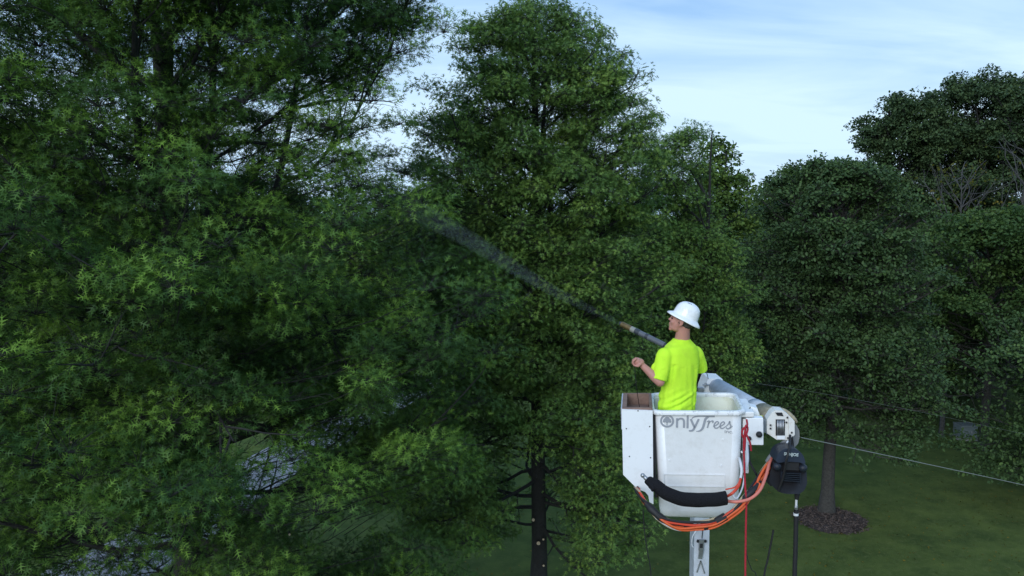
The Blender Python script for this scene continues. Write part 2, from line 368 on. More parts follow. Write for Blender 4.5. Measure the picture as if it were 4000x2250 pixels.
    if env and nfill:
        zs = np.linspace(ez[0] + .3, ez[-1] - 0.1, 60); hw = np.maximum((np.interp(zs, ez, er_) - np.interp(zs, ez, el_)) / 2, .12)
        pr = hw ** 1.35; pr /= pr.sum()
        for _ in range(nfill):
            i = rng.choice(60, p=pr); z_ = zs[i] + rng.uniform(-.25, .25); h_ = hw[i]; c_ = (np.interp(z_, ez, el_) + np.interp(z_, ez, er_)) / 2
            a_ = rng.uniform(0, 6.2832); f_ = rng.uniform(0.12, 1.0) ** 0.6
            c = np.array([c_ + math.cos(a_) * h_ * f_, Ye + math.sin(a_) * h_ * f_, z_])
            if f_ > .6 and not inside(c[None])[0]: continue
            if z_ < lo or (z_ < lo + 2.6 and abs(c[0] - c_) < .55): continue
            yb = young * rng.uniform(0, 1) ** 1.5
            if open_(c) or not inside(c[None])[0]: continue
            clump(c, rcl * rng.uniform(.6, 1.3), yb, int(ncl * rng.uniform(.7, 1.4)))
            st = np.array([c_ + (c[0] - c_) * .68, Ye + (c[1] - Ye) * .68, z_ - 0.12 * h_ * f_]); ctl = (st + c) / 2 + rng.normal(0, .12, 3)
            tq = np.linspace(0, 1, 5)[:, None]; P2.append(st * (1 - tq) ** 2 + 2 * ctl * tq * (1 - tq) + c * tq ** 2); R2.append(np.linspace(.010, .004, 5))
    tb.add(np.array(P1), np.array(R1), sides1); tb.add(np.array(P2), np.array(R2), 4)
    if twig_tubes:
        P3 = np.concatenate(P3); tb.add(P3, np.tile([0.005, 0.004, 0.0025], (len(P3), 1)), 3)
    trunk = tb.build("trunk", bmat, root)
    for (p, d, rs) in stubs:
        bm = bmesh.new(); bm_cyl(bm, p, Vector(p) + Vector(d), rs * 1.15, rs, 12); sb_ = from_bm("branch_stub", bm, bmat, root, smooth=False)
        bm = bmesh.new(); bm_cyl(bm, Vector(p) + Vector(d), Vector(p) + Vector(d) * 1.06, rs * 0.93, rs * 0.9, 12); from_bm("cut_end", bm, M_CUT, sb_)
    if not leafless:
        LP, LD, LT = np.concatenate(LP), np.concatenate(LD), np.concatenate(LT)
        n = len(LP); U = unit(np.concatenate(LU))
        V, Q, T, tt = leaves_arrays(kind, LP, LD, U, lsize * rng.uniform(0.65, 1.15, n), LT)
        mesh_np("crown", V, Q, T, lmat, root, attr=tt)
        STAT.append((name, n))
    return root
#@@SPLIT
# ------------------------------------------------------------------ ground
M_GRASS = mat("lawn_grass", (0.098, 0.132, 0.034), 0.95, spec=0.1, col2=(0.052, 0.080, 0.022), vscale=.9, bump=1.0, bscale=25, dirt=(0.13, 0.15, 0.055), dirt_amt=0.8, dscale=5)
def gnoise(x_, y_):
    return 0.0
bm = bmesh.new(); bmesh.ops.create_grid(bm, x_segments=60, y_segments=60, size=600)
lawn = from_bm("lawn", bm, M_GRASS); tag(lawn, "green mown lawn spreading under the trees", "lawn", kind="structure")
M_MULCH = mat("mulch", (0.06, 0.045, 0.042), 0.95, var=0.6, vscale=30, bump=1.0, bscale=60)
M_DRIVE = mat("pale_asphalt", (0.25, 0.25, 0.265), 0.85, var=0.12, vscale=2, bump=0.2, bscale=60)
dc = [ground(380, 2240), ground(620, 2120), ground(780, 2000), ground(1010, 1850), ground(1320, 1672), ground(1560, 1540), ground(1720, 1462), ground(1900, 1380)]
dc = [dc[0] + (dc[0] - dc[1]) * 3] + dc
dc = catmull(dc, 6); bm = bmesh.new(); prev = None
for i, p in enumerate(dc):
    t = (dc[min(i + 1, len(dc) - 1)] - dc[max(i - 1, 0)]).normalized(); nrm = Vector((-t.y, t.x, 0))
    a, b = bm.verts.new(p + nrm * 1.6 + Vector((0, 0, .03))), bm.verts.new(p - nrm * 1.6 + Vector((0, 0, .03)))
    a2, b2 = bm.verts.new(p + nrm * 1.63 + Vector((0, 0, -.05))), bm.verts.new(p - nrm * 1.63 + Vector((0, 0, -.05)))
    if prev: bm.faces.new((prev[0], prev[1], b, a)); bm.faces.new((prev[2], prev[0], a, a2)); bm.faces.new((prev[1], prev[3], b2, b))
    prev = (a, b, a2, b2)
tag(from_bm("driveway", bm, M_DRIVE), "pale grey driveway running under the oaks", "driveway", kind="structure")
mc = ground(3243, 2030)
bm = bmesh.new()
rings = []
for k in range(7):
    rr = 1.28 * k / 6
    rings.append([bm.verts.new((mc.x + rr * math.cos(a) * (1 + .05 * math.sin(3 * a + 1)), mc.y + rr * math.sin(a) * (1 + .05 * math.sin(2 * a)), 0.13 * (1 - (k / 6) ** 2) + 0.006 - (0.02 if k == 6 else 0) + 0.02 * mnoise.noise((a * 2, rr * 3, 0)) * (k < 6))) for a in [i * 2 * math.pi / 48 for i in range(48)]] if k else None)
c0 = bm.verts.new((mc.x, mc.y, 0.14))
for k in range(1, 7):
    for i in range(48):
        j = (i + 1) % 48
        if k == 1: bm.faces.new((c0, rings[1][i], rings[1][j]))
        else: bm.faces.new((rings[k - 1][i], rings[k][i], rings[k][j], rings[k - 1][j]))
tag(from_bm("mulch_bed", bm, M_MULCH, smooth=True), "round dark mulch bed at the foot of the small tree", "mulch bed", kind="structure")
rng = np.random.default_rng(8); n = 2600; a_ = rng.uniform(0, 6.283, n); r_ = 1.28 * rng.uniform(0, 1, n) ** .5 * rng.uniform(.9, 1.12, n)
P = np.stack([mc.x + r_ * np.cos(a_), mc.y + r_ * np.sin(a_), np.maximum(.145 * (1 - (r_ / 1.28) ** 2), .01) + .012], 1)
V, Q, T, tt = leaves_arrays("round", P, rng.normal(0, 1, (n, 3)) * [1, 1, .3], np.tile([0, 0, 1.0], (n, 1)) + rng.normal(0, .4, (n, 3)), rng.uniform(.03, .10, n), rng.uniform(.2, 1, n))
tag(mesh_np("mulch_chips", V, Q, T, mat("bark_chips", (0.13, 0.095, 0.08), .95, col2=(0.045, 0.034, 0.03), vscale=9), attr=tt), "loose bark chips scattered over the mulch bed", "bark chips", kind="stuff")
# mown clippings and clover heads on the lawn
rng = np.random.default_rng(5); n = 9000
gx = rng.uniform(-22, 26, n); gy = rng.uniform(23, 60, n); P = np.stack([gx, gy, np.full(n, 0.02)], 1)
V, Q, T, tt = leaves_arrays("round", P, np.stack([rng.normal(0, 1, n), rng.normal(0, 1, n), rng.uniform(0, .5, n)], 1), np.tile([0, 0, 1.0], (n, 1)) + rng.normal(0, .2, (n, 3)), rng.uniform(.03, .09, n), rng.uniform(.2, 1, n))
tag(mesh_np("grass_clippings", V, Q, T, M_YEL, attr=tt), "pale clippings and fallen leaves scattered on the lawn", "clippings", kind="stuff")

# ------------------------------------------------------------------ trees
def oakprof(Rm, a=0.13, b=0.80, e=0.75): return lambda u: Rm * math.sin(math.pi * (a + b * u)) ** e
# big left oak with two leaders
def col(pxs, Y0, Y1=None):
    n_ = len(pxs); return [tuple(at(px, py, Y0 + ((Y1 or Y0) - Y0) * i / (n_ - 1))) for i, (px, py) in enumerate(pxs)]
YB = 15.5
b0 = at(730, 2240, YB); bx, by = b0.x - 0.05, YB
lead1 = [(bx, by, 0), (bx, by, 2.5)] + col([(735, 2150), (728, 1900), (715, 1600), (700, 1250), (665, 900), (640, 600), (625, 300), (600, 0), (600, -400), (640, -900)], YB)
lead2 = col([(725, 1500), (720, 1150), (705, 800), (700, 560), (660, 330), (655, 60), (600, -350), (560, -700)], YB, YB + 0.3)
lead3 = col([(1180, 1180), (900, 1560)][::-1] + [(1000, 1000), (1090, 700), (1180, 200), (1250, -300)], YB + 0.8)
lead4 = col([(715, 1500), (790, 1250), (800, 800), (830, 400), (835, 0), (860, -400)], YB + 0.6)
sb = []
for px, py, Y in ((290, 1722, 11.6), (537, 1712, 12.4), (1988 - 1000 + 0, 1522, 13.0), (1130, 2080, 14)):
    p = at(px, py, Y); sb.append((tuple(p), (0.05, -0.16, 0.03), 0.022))
make_tree("pin_oak", "large pin oak on the left with forked dark trunk rising past the top edge", "tree", (bx, by), 20.5, 3.0, oakprof(7.0, 0.16, 0.74, 0.5), 84, "oak", 0.155, M_OAK, M_BARKD, 11,
          leaders=[(lead1, 0.30), (lead2, 0.17), (lead4, 0.12), (lead3, 0.11)], elev=lambda u: -22 + 85 * u, sp2=0.32, sp3=0.15, wigp=.17, nl=6, ncl=150, rcl=0.56, l2=0.40, young=0.5, droop=0.25, stubs=sb, gap=-.23, gfreq=.62, gz=9.2, glow=.22, nfill=3000, env=[(-900, 0, 1200), (-300, -500, 1600), (0, -600, 1740), (140, -650, 1770), (280, -650, 1640), (420, -650, 1560), (600, -700, 1800), (800, -700, 1880), (930, -700, 1960), (1200, -700, 2020), (1550, -700, 1990), (1850, -650, 1820), (2250, -600, 1850), (2900, -500, 1700)], group="pin oaks standing in front")
# centre oak
YC = 20.5; b1 = at(2105, 2100, YC); cx = b1.x
stubs = []
for px, py, r_ in ((2083, 2027, .045), (2103, 2118, .055), (2123, 2205, .03), (2122, 2103, .03)):
    p = at(px, py, YC - 0.24); stubs.append((tuple(p), (0.0, -0.09, 0.01), r_))
leadc = [(cx, YC, 0), (cx, YC, 1.5)] + col([(2107, 2150), (2103, 1900), (2100, 1500), (2105, 1100), (2100, 850), (2095, 600), (2090, 400), (2085, 200), (2080, 60)], YC)
leadc2 = col([(2105, 1150), (2150, 850), (2120, 600), (2130, 400), (2180, 180)], YC + .2)
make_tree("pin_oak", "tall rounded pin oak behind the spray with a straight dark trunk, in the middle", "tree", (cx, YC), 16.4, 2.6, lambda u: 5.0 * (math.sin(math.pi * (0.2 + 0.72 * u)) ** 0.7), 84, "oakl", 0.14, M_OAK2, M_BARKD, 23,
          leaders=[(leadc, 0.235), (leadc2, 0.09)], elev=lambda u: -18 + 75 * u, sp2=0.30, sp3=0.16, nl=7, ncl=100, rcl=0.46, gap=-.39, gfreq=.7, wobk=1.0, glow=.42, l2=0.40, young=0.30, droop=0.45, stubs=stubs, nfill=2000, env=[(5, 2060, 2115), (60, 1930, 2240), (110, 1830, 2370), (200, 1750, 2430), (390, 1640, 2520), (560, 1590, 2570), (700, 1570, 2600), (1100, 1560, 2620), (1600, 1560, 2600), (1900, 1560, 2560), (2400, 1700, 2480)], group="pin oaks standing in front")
# oak half behind the worker, right shoulder of the middle oak
YR = 25; b2 = at(2745, 1500, YR)
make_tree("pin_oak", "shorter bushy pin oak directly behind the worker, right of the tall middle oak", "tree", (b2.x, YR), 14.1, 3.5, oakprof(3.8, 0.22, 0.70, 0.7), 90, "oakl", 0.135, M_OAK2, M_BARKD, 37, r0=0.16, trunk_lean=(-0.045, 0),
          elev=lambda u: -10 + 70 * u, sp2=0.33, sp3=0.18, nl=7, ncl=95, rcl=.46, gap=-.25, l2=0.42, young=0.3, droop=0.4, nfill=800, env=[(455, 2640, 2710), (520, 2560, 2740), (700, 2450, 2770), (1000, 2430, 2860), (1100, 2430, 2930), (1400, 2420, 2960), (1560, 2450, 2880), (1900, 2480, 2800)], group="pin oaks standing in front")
# oak mostly outside the frame on the left
b3 = at(-420, 1500, 18)
make_tree("pin_oak", "dark pin oak cut by the left edge of the view, reaching in with low limbs", "tree", (b3.x, 18), 15.5, 2.5, oakprof(5.6, 0.2, 0.72, 0.7), 80, "oakl", 0.13, M_OAK, M_BARKD, 41, r0=0.25,
          elev=lambda u: -20 + 65 * u, sp2=0.35, sp3=0.18, nl=6, ncl=60, l2=0.4, young=0.3, droop=0.3, group="pin oaks standing in front", cull=lambda p, d, L: d[0] > -0.35)
# pear-like tree in the mulch bed
YP = ground(3228, 2008)
make_tree("round_leaved_tree", "broad dark tree with small round leaves and forked trunk in a mulch bed", "tree", (YP.x, YP.y), 12.6, 3.3, lambda u: 4.15 * math.sin(math.pi * (0.20 + 0.68 * u)) ** 0.65, 130, "round", 0.125, M_PEAR, M_BARK, 53, r0=0.235,
          elev=lambda u: -12 + 70 * u, sp2=0.32, sp3=0.17, nl=7, ncl=80, rcl=.46, l2=0.42, young=0.15, droop=0.3, jit=0.25, wobk=1.9, gap=-.2, gfreq=.6, nfill=950, env=[(640, 3150, 3350), (720, 3020, 3480), (850, 2950, 3580), (1100, 2870, 3650), (1450, 2870, 3650), (1620, 2910, 3630), (1780, 2990, 3600), (1890, 3250, 3540)])
# second row
def simple(name, label, px, Y, top_py, rad_px, lo, seed, m, bm_=M_BARKD, ls=0.22, n1=46, shape=(0.16, 0.74, 0.6), cat="tree", group=None, sp=(0.55, 0.30), nl=6, **kw):
    kw.setdefault('ncl', 70); kw.setdefault('rcl', .75); kw.setdefault('gfreq', .33); kw.setdefault('gap', -.24)
    p = at(px, top_py, Y); rad = rad_px * Y / FPX
    return make_tree(name, label, cat, (p.x, Y), p.z, lo, oakprof(rad, *shape), n1, "round", ls, m, bm_, seed, r0=(0.018 if kw['ncl'] else 0.006) * p.z, sp2=sp[0], sp3=sp[1], nl=nl, group=group, twig_tubes=(kw['ncl'] == 0), twig_l=(.35, .7), **kw)
simple("upright_tree", "slim upright tree whose narrow top pokes up right of the middle oak", 2795, 40, 552, 230, 3, 61, M_MIDG, shape=(.25, .72, .9), n1=52, ls=.2, nfill=170, env=[(550, 2775, 2805), (600, 2740, 2855), (700, 2715, 2900), (900, 2690, 2955), (1300, 2680, 2980)])
simple("upright_tree", "lower narrow tree in the dip of the skyline with a twin pointed top", 2905, 45, 655, 160, 3, 62, M_MIDG, shape=(.25, .72, .8), ls=.2, nfill=90, env=[(652, 2893, 2912), (700, 2868, 2930), (770, 2845, 2952), (950, 2820, 2985), (1300, 2800, 3000)])
simple("spreading_tree", "mid-green round-topped tree at the left foot of the tall dark woods", 3110, 50, 668, 245, 3, 63, M_MIDG, n1=64, ls=.19, elev=lambda u: -5 + 70 * u, nfill=200, env=[(668, 3060, 3150), (700, 3010, 3230), (770, 2965, 3310), (850, 2935, 3350), (1100, 2900, 3380), (1500, 2900, 3380)])
simple("spreading_tree", "green tree crown tucked between the round top and the tall dark woods", 3300, 52, 655, 190, 3, 64, M_MIDG, n1=54, ls=.19, elev=lambda u: -5 + 70 * u, nfill=140, env=[(652, 3235, 3330), (700, 3180, 3410), (800, 3120, 3480), (1300, 3100, 3500)])
simple("tall_woodland_tree", "tall dark tree with a stepped left flank against the sky", 3560, 56, 372, 300, 3, 65, M_WOOD, n1=100, ls=.20, ncl=110, shape=(.2, .50, .5), elev=lambda u: -5 + 70 * u, nfill=330, env=[(368, 3500, 3640), (420, 3440, 3690), (500, 3385, 3720), (620, 3335, 3730), (760, 3370, 3740), (1000, 3400, 3760), (1600, 3420, 3760)])
simple("tall_woodland_tree", "tall dark tree with the pointed tip, next to the stepped one", 3715, 58, 290, 240, 3, 66, M_WOOD, n1=84, ls=.20, ncl=110, shape=(.3, .5, .6), elev=lambda u: -5 + 72 * u, nfill=200, env=[(286, 3695, 3730), (350, 3660, 3775), (450, 3600, 3830), (700, 3560, 3880), (1600, 3560, 3880)])
simple("tall_woodland_tree", "tall dark tree at the far right end of the skyline", 3895, 55, 285, 290, 3, 67, M_WOOD, n1=90, ls=.20, ncl=110, shape=(.25, .52, .6), elev=lambda u: -5 + 70 * u, nfill=260, env=[(285, 3840, 3880), (330, 3790, 4010), (420, 3740, 4080), (800, 3720, 4110), (1600, 3740, 4100)])
simple("tall_woodland_tree", "tall dark tree cut by the right edge above the thin bare twigs", 4100, 52, 330, 260, 3, 70, M_WOOD, n1=90, ls=.20, ncl=110, shape=(.25, .52, .5), elev=lambda u: -5 + 70 * u)
# half dead tree, sparse yellowing leaves on bare grey limbs
simple("dying_tree", "half dead tree with bare grey limbs and a few yellowing leaves", 3740, 40, 620, 300, 5, 68, M_YEL, M_DEAD, ls=.15, n1=30, nl=4, ncl=0, sp=(.8, .6), elev=lambda u: 5 + 60 * u)
simple("dying_tree", "nearly leafless grey-limbed tree at the right edge of the woods", 3990, 40, 520, 190, 6, 69, M_YEL, M_DEAD, ls=.15, n1=26, nl=4, ncl=0, sp=(.8, .6), elev=lambda u: 5 + 60 * u)
# lime green and understory
simple("broad_shrubby_tree", "lighter yellow-green tree spreading below the bare grey limbs", 3900, 36, 830, 390, 2.5, 71, M_LIME, M_BARK, ls=.17, n1=80, shape=(.12, .62, .55), sp=(.42, .24), nl=7, rcl=.55, elev=lambda u: 0 + 50 * u, nfill=340, env=[(825, 3820, 4000), (880, 3640, 4160), (980, 3560, 4240), (1200, 3540, 4300), (1400, 3600, 4300), (1700, 3700, 4200)])
simple("understory_tree", "low dark tree at the wood edge left of the grey utility box", 3600, 43, 1040, 330, 1.5, 72, M_WOOD, n1=60, ls=.18, ncl=90)
simple("understory_tree", "low dark tree behind the grey utility box", 3840, 46, 1000, 300, 1.8, 73, M_WOOD, n1=60, ls=.18, ncl=90)
simple("understory_tree", "low dark tree at the wood edge by the right border", 4090, 42, 1020, 330, 1.2, 74, M_WOOD, n1=60, ls=.18, ncl=90)
simple("understory_tree", "low dark tree seen just right of the mulch bed tree, at the wood edge", 3430, 45, 960, 260, 1.2, 79, M_WOOD, n1=60, ls=.18, ncl=90)
simple("understory_tree", "low dark tree filling the gap left of the mulch bed tree", 2880, 52, 980, 300, 1.2, 75, M_WOOD, n1=60, ls=.19)
simple("understory_tree", "dark leaning tree hanging over the lawn at the lower right corner", 4230, 29, 1260, 430, 0.8, 76, M_PEAR, n1=66, ls=.15, sp=(.42, .24), elev=lambda u: -15 + 60 * u)
# bare branches low in the wood edge
make_tree("dead_tree", "small leafless grey tree tangled into the dark wood edge", "tree", (at(3700, 1300, 38).x, 38), 7.6, 2.2, oakprof(3.2), 14, "round", .1, M_YEL, M_DEAD, 77, r0=.1, leafless=True, sp2=.8, sp3=.4, elev=lambda u: 0 + 45 * u, twig_l=(.4, .8))
print(STAT, sum(s[1] for s in STAT))
# far belt of woods: a few crowns, copied
protos = []
for i, (sd, hh, rd) in enumerate(((81, 11.0, 5.5), (82, 12.5, 6.2), (83, 9.5, 5.2))):
    protos.append(make_tree("far_tree", "x", "tree", (0, 0), hh - 1, 0.6, oakprof(rd, .16, .70, .5), 60, "round", 0.38, M_WOOD if i != 1 else M_MIDG, M_BARKD, sd, r0=.2, sp2=.8, sp3=.45, nl=5, ncl=40, rcl=1.1, twig_tubes=False, twig_l=(.5, 1.0), elev=lambda u: -5 + 65 * u))
rnd = random.Random(9); k = 0
for row, (Yd, n_) in enumerate(((72, 17), (92, 19))):
    for j in range(n_):
        X = -64 + (j + rnd.uniform(.1, .9)) * (116 / n_) * (1 if row == 0 else 1.2); Y = Yd + rnd.uniform(-5, 5)
        src = protos[k % 3]; o = src if k < 3 else src.copy()
        if k >= 3:
            COL.objects.link(o)
            for ch in src.children: c = ch.copy(); COL.objects.link(c); c.parent = o
        o.location = (X, Y, 0); o.rotation_euler = (0, 0, rnd.uniform(0, 6.28)); s_ = rnd.uniform(.85, 1.15) * (1.0 if row == 0 else 1.12); o.scale = (s_, s_, s_)
        tag(o, "dark green crown in the far belt of woods beyond the lawn", "tree", "trees of the far belt of woods"); k += 1
#@@LIFT

# ------------------------------------------------------------------ utility box at the wood edge
M_BOXG = mat("utility_grey_green", (0.16, 0.19, 0.19), 0.6, dirt=(0.1, 0.09, 0.07), dirt_amt=0.5)
M_CONC = mat("concrete", (0.3, 0.29, 0.27), 0.9, var=0.2)
ub = ground(3768, 1712)
t = thing("utility_box", ub, "grey pad-mounted utility box on the lawn at the wood edge", "utility box")
bm = bmesh.new(); bm_box(bm, ub + Vector((0, 0, .04)), (1.0, .9, .12)); from_bm("base", bm, M_CONC, t, bevel=.01)
bm = bmesh.new(); bm_box(bm, ub + Vector((0, 0, .38)), (.8, .7, .56)); b_ = from_bm("body", bm, M_BOXG, t, bevel=.012)
bm = bmesh.new(); bm_box(bm, ub + Vector((0, 0, .69)), (.84, .74, .07)); from_bm("lid", bm, M_BOXG, t, bevel=.015)
bm = bmesh.new(); bm_box(bm, ub + Vector((.12, -.355, .40)), (.05, .03, .09)); from_bm("latch", bm, M_CONC, b_, bevel=.004)

# ------------------------------------------------------------------ aerial lift
M_WHITE = mat("white_fibreglass", (0.80, 0.81, 0.82), 0.35, var=0.06, vscale=3, dirt=(0.45, 0.42, 0.36), dirt_amt=0.35, dscale=3.5, bump=0.08, bscale=60)
M_RIM = mat("chipped_white_rim", (0.78, 0.79, 0.80), 0.4, dirt=(0.12, 0.11, 0.10), dirt_amt=0.9, dscale=14)
M_INNER = mat("yellowed_liner", (0.76, 0.78, 0.70), 0.35, dirt=(0.45, 0.40, 0.22), dirt_amt=0.5, dscale=3)
M_PANEL = mat("clean_white_panel", (0.82, 0.84, 0.87), 0.4, dirt=(0.5, 0.48, 0.45), dirt_amt=0.3, dscale=8)
M_WOODB = mat("weathered_wood", (0.27, 0.17, 0.13), 0.8, col2=(0.16, 0.10, 0.08), vscale=5, bump=.4, bscale=30)
M_LOGO = mat("grey_lettering", (0.30, 0.32, 0.36), 0.5)
M_DARK = mat("black_rubber", (0.014, 0.014, 0.017), 0.65, var=.3, vscale=20)
M_CLOTH = mat("black_woven_sleeve", (0.013, 0.013, 0.016), 0.95, spec=.2, bump=1.0, bscale=90)
M_GREYB = mat("grey_boom_paint", (0.56, 0.60, 0.66), 0.5, var=.15, vscale=5, dirt=(0.32, 0.31, 0.3), dirt_amt=.5, dscale=7)
M_STEEL = mat("scuffed_steel", (0.45, 0.46, 0.48), 0.4, metal=.8, var=.3, vscale=20)
M_RUST = mat("stained_white_casting", (0.74, 0.73, 0.70), 0.5, dirt=(0.40, 0.27, 0.20), dirt_amt=.8, dscale=9)
M_BOOT = mat("grey_rubber_boot", (0.20, 0.21, 0.22), 0.7, var=.2)
M_TAN = mat("dirty_tan_tape", (0.42, 0.36, 0.24), 0.8, var=.4, vscale=20, bump=.5)
M_RED = mat("red_orange_hose", (0.62, 0.06, 0.025), 0.4, dirt=(0.25, 0.05, 0.03), dirt_amt=.5, dscale=12)
M_ORNG = mat("orange_hose", (0.70, 0.12, 0.03), 0.4, dirt=(0.2, 0.05, 0.03), dirt_amt=.5, dscale=12)
M_PINK = mat("faded_red_hose", (0.68, 0.20, 0.15), 0.45, var=.15)
M_ROPE = mat("red_rope", (0.52, 0.02, 0.04), 0.7, var=.3, vscale=60, bump=.6, bscale=200)
M_BEIGE = mat("beige_hose", (0.50, 0.40, 0.26), 0.5, var=.3)
M_WHOSE = mat("white_hose", (0.7, 0.72, 0.75), 0.5, var=.2)
M_YTAG = mat("yellow_plastic", (0.55, 0.60, 0.05), 0.5)
M_NAVY = mat("dark_navy_plastic", (0.017, 0.022, 0.034), 0.38, var=.2)
M_BLACKP = mat("black_plastic", (0.012, 0.012, 0.015), 0.45, var=.3, dirt=(0.05, 0.05, 0.055), dirt_amt=.4)
M_WTEXT = mat("pale_print", (0.45, 0.52, 0.52), 0.5)
M_WIRE = mat("dull_wire", (0.20, 0.21, 0.19), 0.6)

AB, RB, SB = R(9.0), R(2.2), 453.0
O = at(2727, 1607, 6.8)
ex0, ey, ez0 = Vector((math.cos(AB), -math.sin(AB), 0)), Vector((math.sin(AB), math.cos(AB), 0)), Vector((0, 0, 1))
ex = ex0 * math.cos(RB) + ez0 * math.sin(RB); ezb = ez0 * math.cos(RB) - ex0 * math.sin(RB)
MB = Matrix(((ex.x, ey.x, ezb.x, O.x), (ex.y, ey.y, ezb.y, O.y), (ex.z, ey.z, ezb.z, O.z), (0, 0, 0, 1)))
def L2W(x_, y_, z_): return MB @ Vector((x_, y_, z_))
def FP(px, py):
    dx, dz = (px - 2727) / SB, -(py - 1607) / SB
    return (dx * math.cos(RB) + dz * math.sin(RB)) / math.cos(AB) , -dx * math.sin(RB) + dz * math.cos(RB)
DY = 0.36
def yf(z): return DY - (0.335 + (z + 0.03) * 0.028)
lift_base = at(2728, 2250, 8.95); lift_base.z = 0
lift = thing("aerial_lift", lift_base, "white bucket lift with tool bin and grey boom, holding up the worker", "bucket lift")
def rrect(w_, d_, r_, z_, n=6):
    o = []
    for cx_, cy_, a0 in ((w_ / 2 - r_, d_ / 2 - r_, 0), (-w_ / 2 + r_, d_ / 2 - r_, 90), (-w_ / 2 + r_, -d_ / 2 + r_, 180), (w_ / 2 - r_, -d_ / 2 + r_, 270)):
        for i in range(n + 1):
            a = R(a0 + 90 * i / n); o.append(L2W(cx_ + r_ * math.cos(a), DY + cy_ + r_ * math.sin(a), z_))
    return o
def loft(bm, ringsP, cap0=True, cap1=True):
    rv = [[bm.verts.new(p) for p in r_] for r_ in ringsP]
    for a, b in zip(rv, rv[1:]):
        for i in range(len(a)):
            j = (i + 1) % len(a); bm.faces.new((a[i], a[j], b[j], b[i]))
    if cap0: bm.faces.new(list(reversed(rv[0])))
    if cap1: bm.faces.new(rv[-1])
bm = bmesh.new()
loft(bm, [rrect(.64, .54, .07, -1.005), rrect(.69, .59, .09, -.985), rrect(.705, .605, .09, -.93), rrect(.77, .67, .085, -.035), rrect(.755, .655, .08, -.030), rrect(.735, .635, .075, -.04), rrect(.68, .58, .08, -.93), rrect(.60, .50, .07, -.95)])
bucket = from_bm("bucket", bm, M_WHITE, lift, smooth=False)
for p in bucket.data.polygons: p.use_smooth = p.area < .08
bm = bmesh.new(); loft(bm, [rrect(.83, .72, .10, -.036), rrect(.835, .725, .10, -.018), rrect(.82, .71, .095, 0.0), rrect(.765, .655, .08, 0.003), rrect(.748, .638, .075, -.014), rrect(.752, .642, .075, -.034)], False, False)
from_bm("rim", bm, M_RIM, bucket, smooth=True)
bm = bmesh.new(); loft(bm, [rrect(.733, .633, .075, -.035), rrect(.68, .58, .08, -.92)][::1], False, False)
ln = from_bm("liner", bm, M_INNER, bucket, smooth=True)
# raised lower panel and rivets on the front
bm = bmesh.new()
x0, z0 = FP(2600, 1930); x1, z1 = FP(2838, 1868)
for (a, b, c_, d_) in ((x0, z0, x1, z0 + .007), (x0, z1 - .007, x1, z1), (x0, z0, x0 + .007, z1), (x1 - .007, z0, x1, z1)):
    zc = (b + d_) / 2; vs = bm_box(bm, ((a + c_) / 2, yf(zc) - .002, zc), (c_ - a, .006, d_ - b))
from_bm("panel_edge", bm, M_WHITE, bucket, mtx=MB)
for px, py in ((2827, 1723), (2823, 1832), (2900, 1770), (2620, 1820)):
    bm = bmesh.new(); x_, z_ = FP(px, py); bm_cyl(bm, (x_, yf(z_) - .006, z_), (x_, yf(z_) + .01, z_), .008, seg=10); from_bm("rivet", bm, M_RIM, bucket, mtx=MB)
# lettering ------------------------------------------------
def flat2d(name, polys, m, parent, off=.0035, th=.0015):
    """polys: closed 2-D outlines in photo pixels, wrapped on the bucket front"""
    bm = bmesh.new()
    for pl in polys:
        if len(pl) < 3: continue
        pts = [FP(*q) for q in pl]; v0 = [bm.verts.new(L2W(x_, yf(z_) - off - th, z_)) for x_, z_ in pts]
        f = bm.faces.new(v0)
    bmesh.ops.triangulate(bm, faces=bm.faces[:])
    g = bmesh.ops.extrude_face_region(bm, geom=bm.faces[:])
    bmesh.ops.translate(bm, verts=[v for v in g["geom"] if isinstance(v, bmesh.types.BMVert)], vec=ey * th)
    return from_bm(name, bm, m, parent)
def stroke(P, W):
    """centre line + widths (pixels) -> outline"""
    Pc = [(p.x, p.y) for p in catmull([Vector((a, b, 0)) for a, b in P], 8)] if len(P) > 2 else P
    n_ = len(Pc); Wd = np.interp(np.linspace(0, 1, n_), np.linspace(0, 1, len(W)), W) / 2
    Lf, Rt = [], []
    for i, (a, b) in enumerate(Pc):
        p0, p1 = Pc[max(i - 1, 0)], Pc[min(i + 1, n_ - 1)]; tx, ty = p1[0] - p0[0], p1[1] - p0[1]; l = math.hypot(tx, ty) or 1
        Lf.append((a - ty / l * Wd[i], b + tx / l * Wd[i])); Rt.append((a + ty / l * Wd[i], b - tx / l * Wd[i]))
    return [(Lf[i], Lf[i + 1], Rt[i + 1], Rt[i]) for i in range(n_ - 1)]
def arc(cx_, cy_, r_, a0, a1, n=10, ry=None): return [(cx_ + r_ * math.cos(R(a0 + (a1 - a0) * i / n)), cy_ + (ry or r_) * math.sin(R(a0 + (a1 - a0) * i / n))) for i in range(n + 1)]
ring = []
for i in range(40):
    a, b = R(9 * i), R(9 * (i + 1)); ring.append([(2608 + 27.5 * math.cos(a), 1654 + 27.5 * math.sin(a)), (2608 + 27.5 * math.cos(b), 1654 + 27.5 * math.sin(b)), (2608 + 20 * math.cos(b), 1654 + 20 * math.sin(b)), (2608 + 20 * math.cos(a), 1654 + 20 * math.sin(a))])
flat2d("letter_ring", ring, M_LOGO, bucket)
tree_ = []
for (a, b, r_) in ((2608, 1645, 9.5), (2600, 1651, 7.5), (2616, 1651, 7.5), (2596, 1656, 5), (2620, 1656, 5), (2608, 1654, 8)): tree_.append(arc(a, b, r_, 0, 348, 14))
for i, pl in enumerate(tree_): flat2d("tree_emblem", [pl], M_LOGO, bucket, off=.0035 + i * .0004)
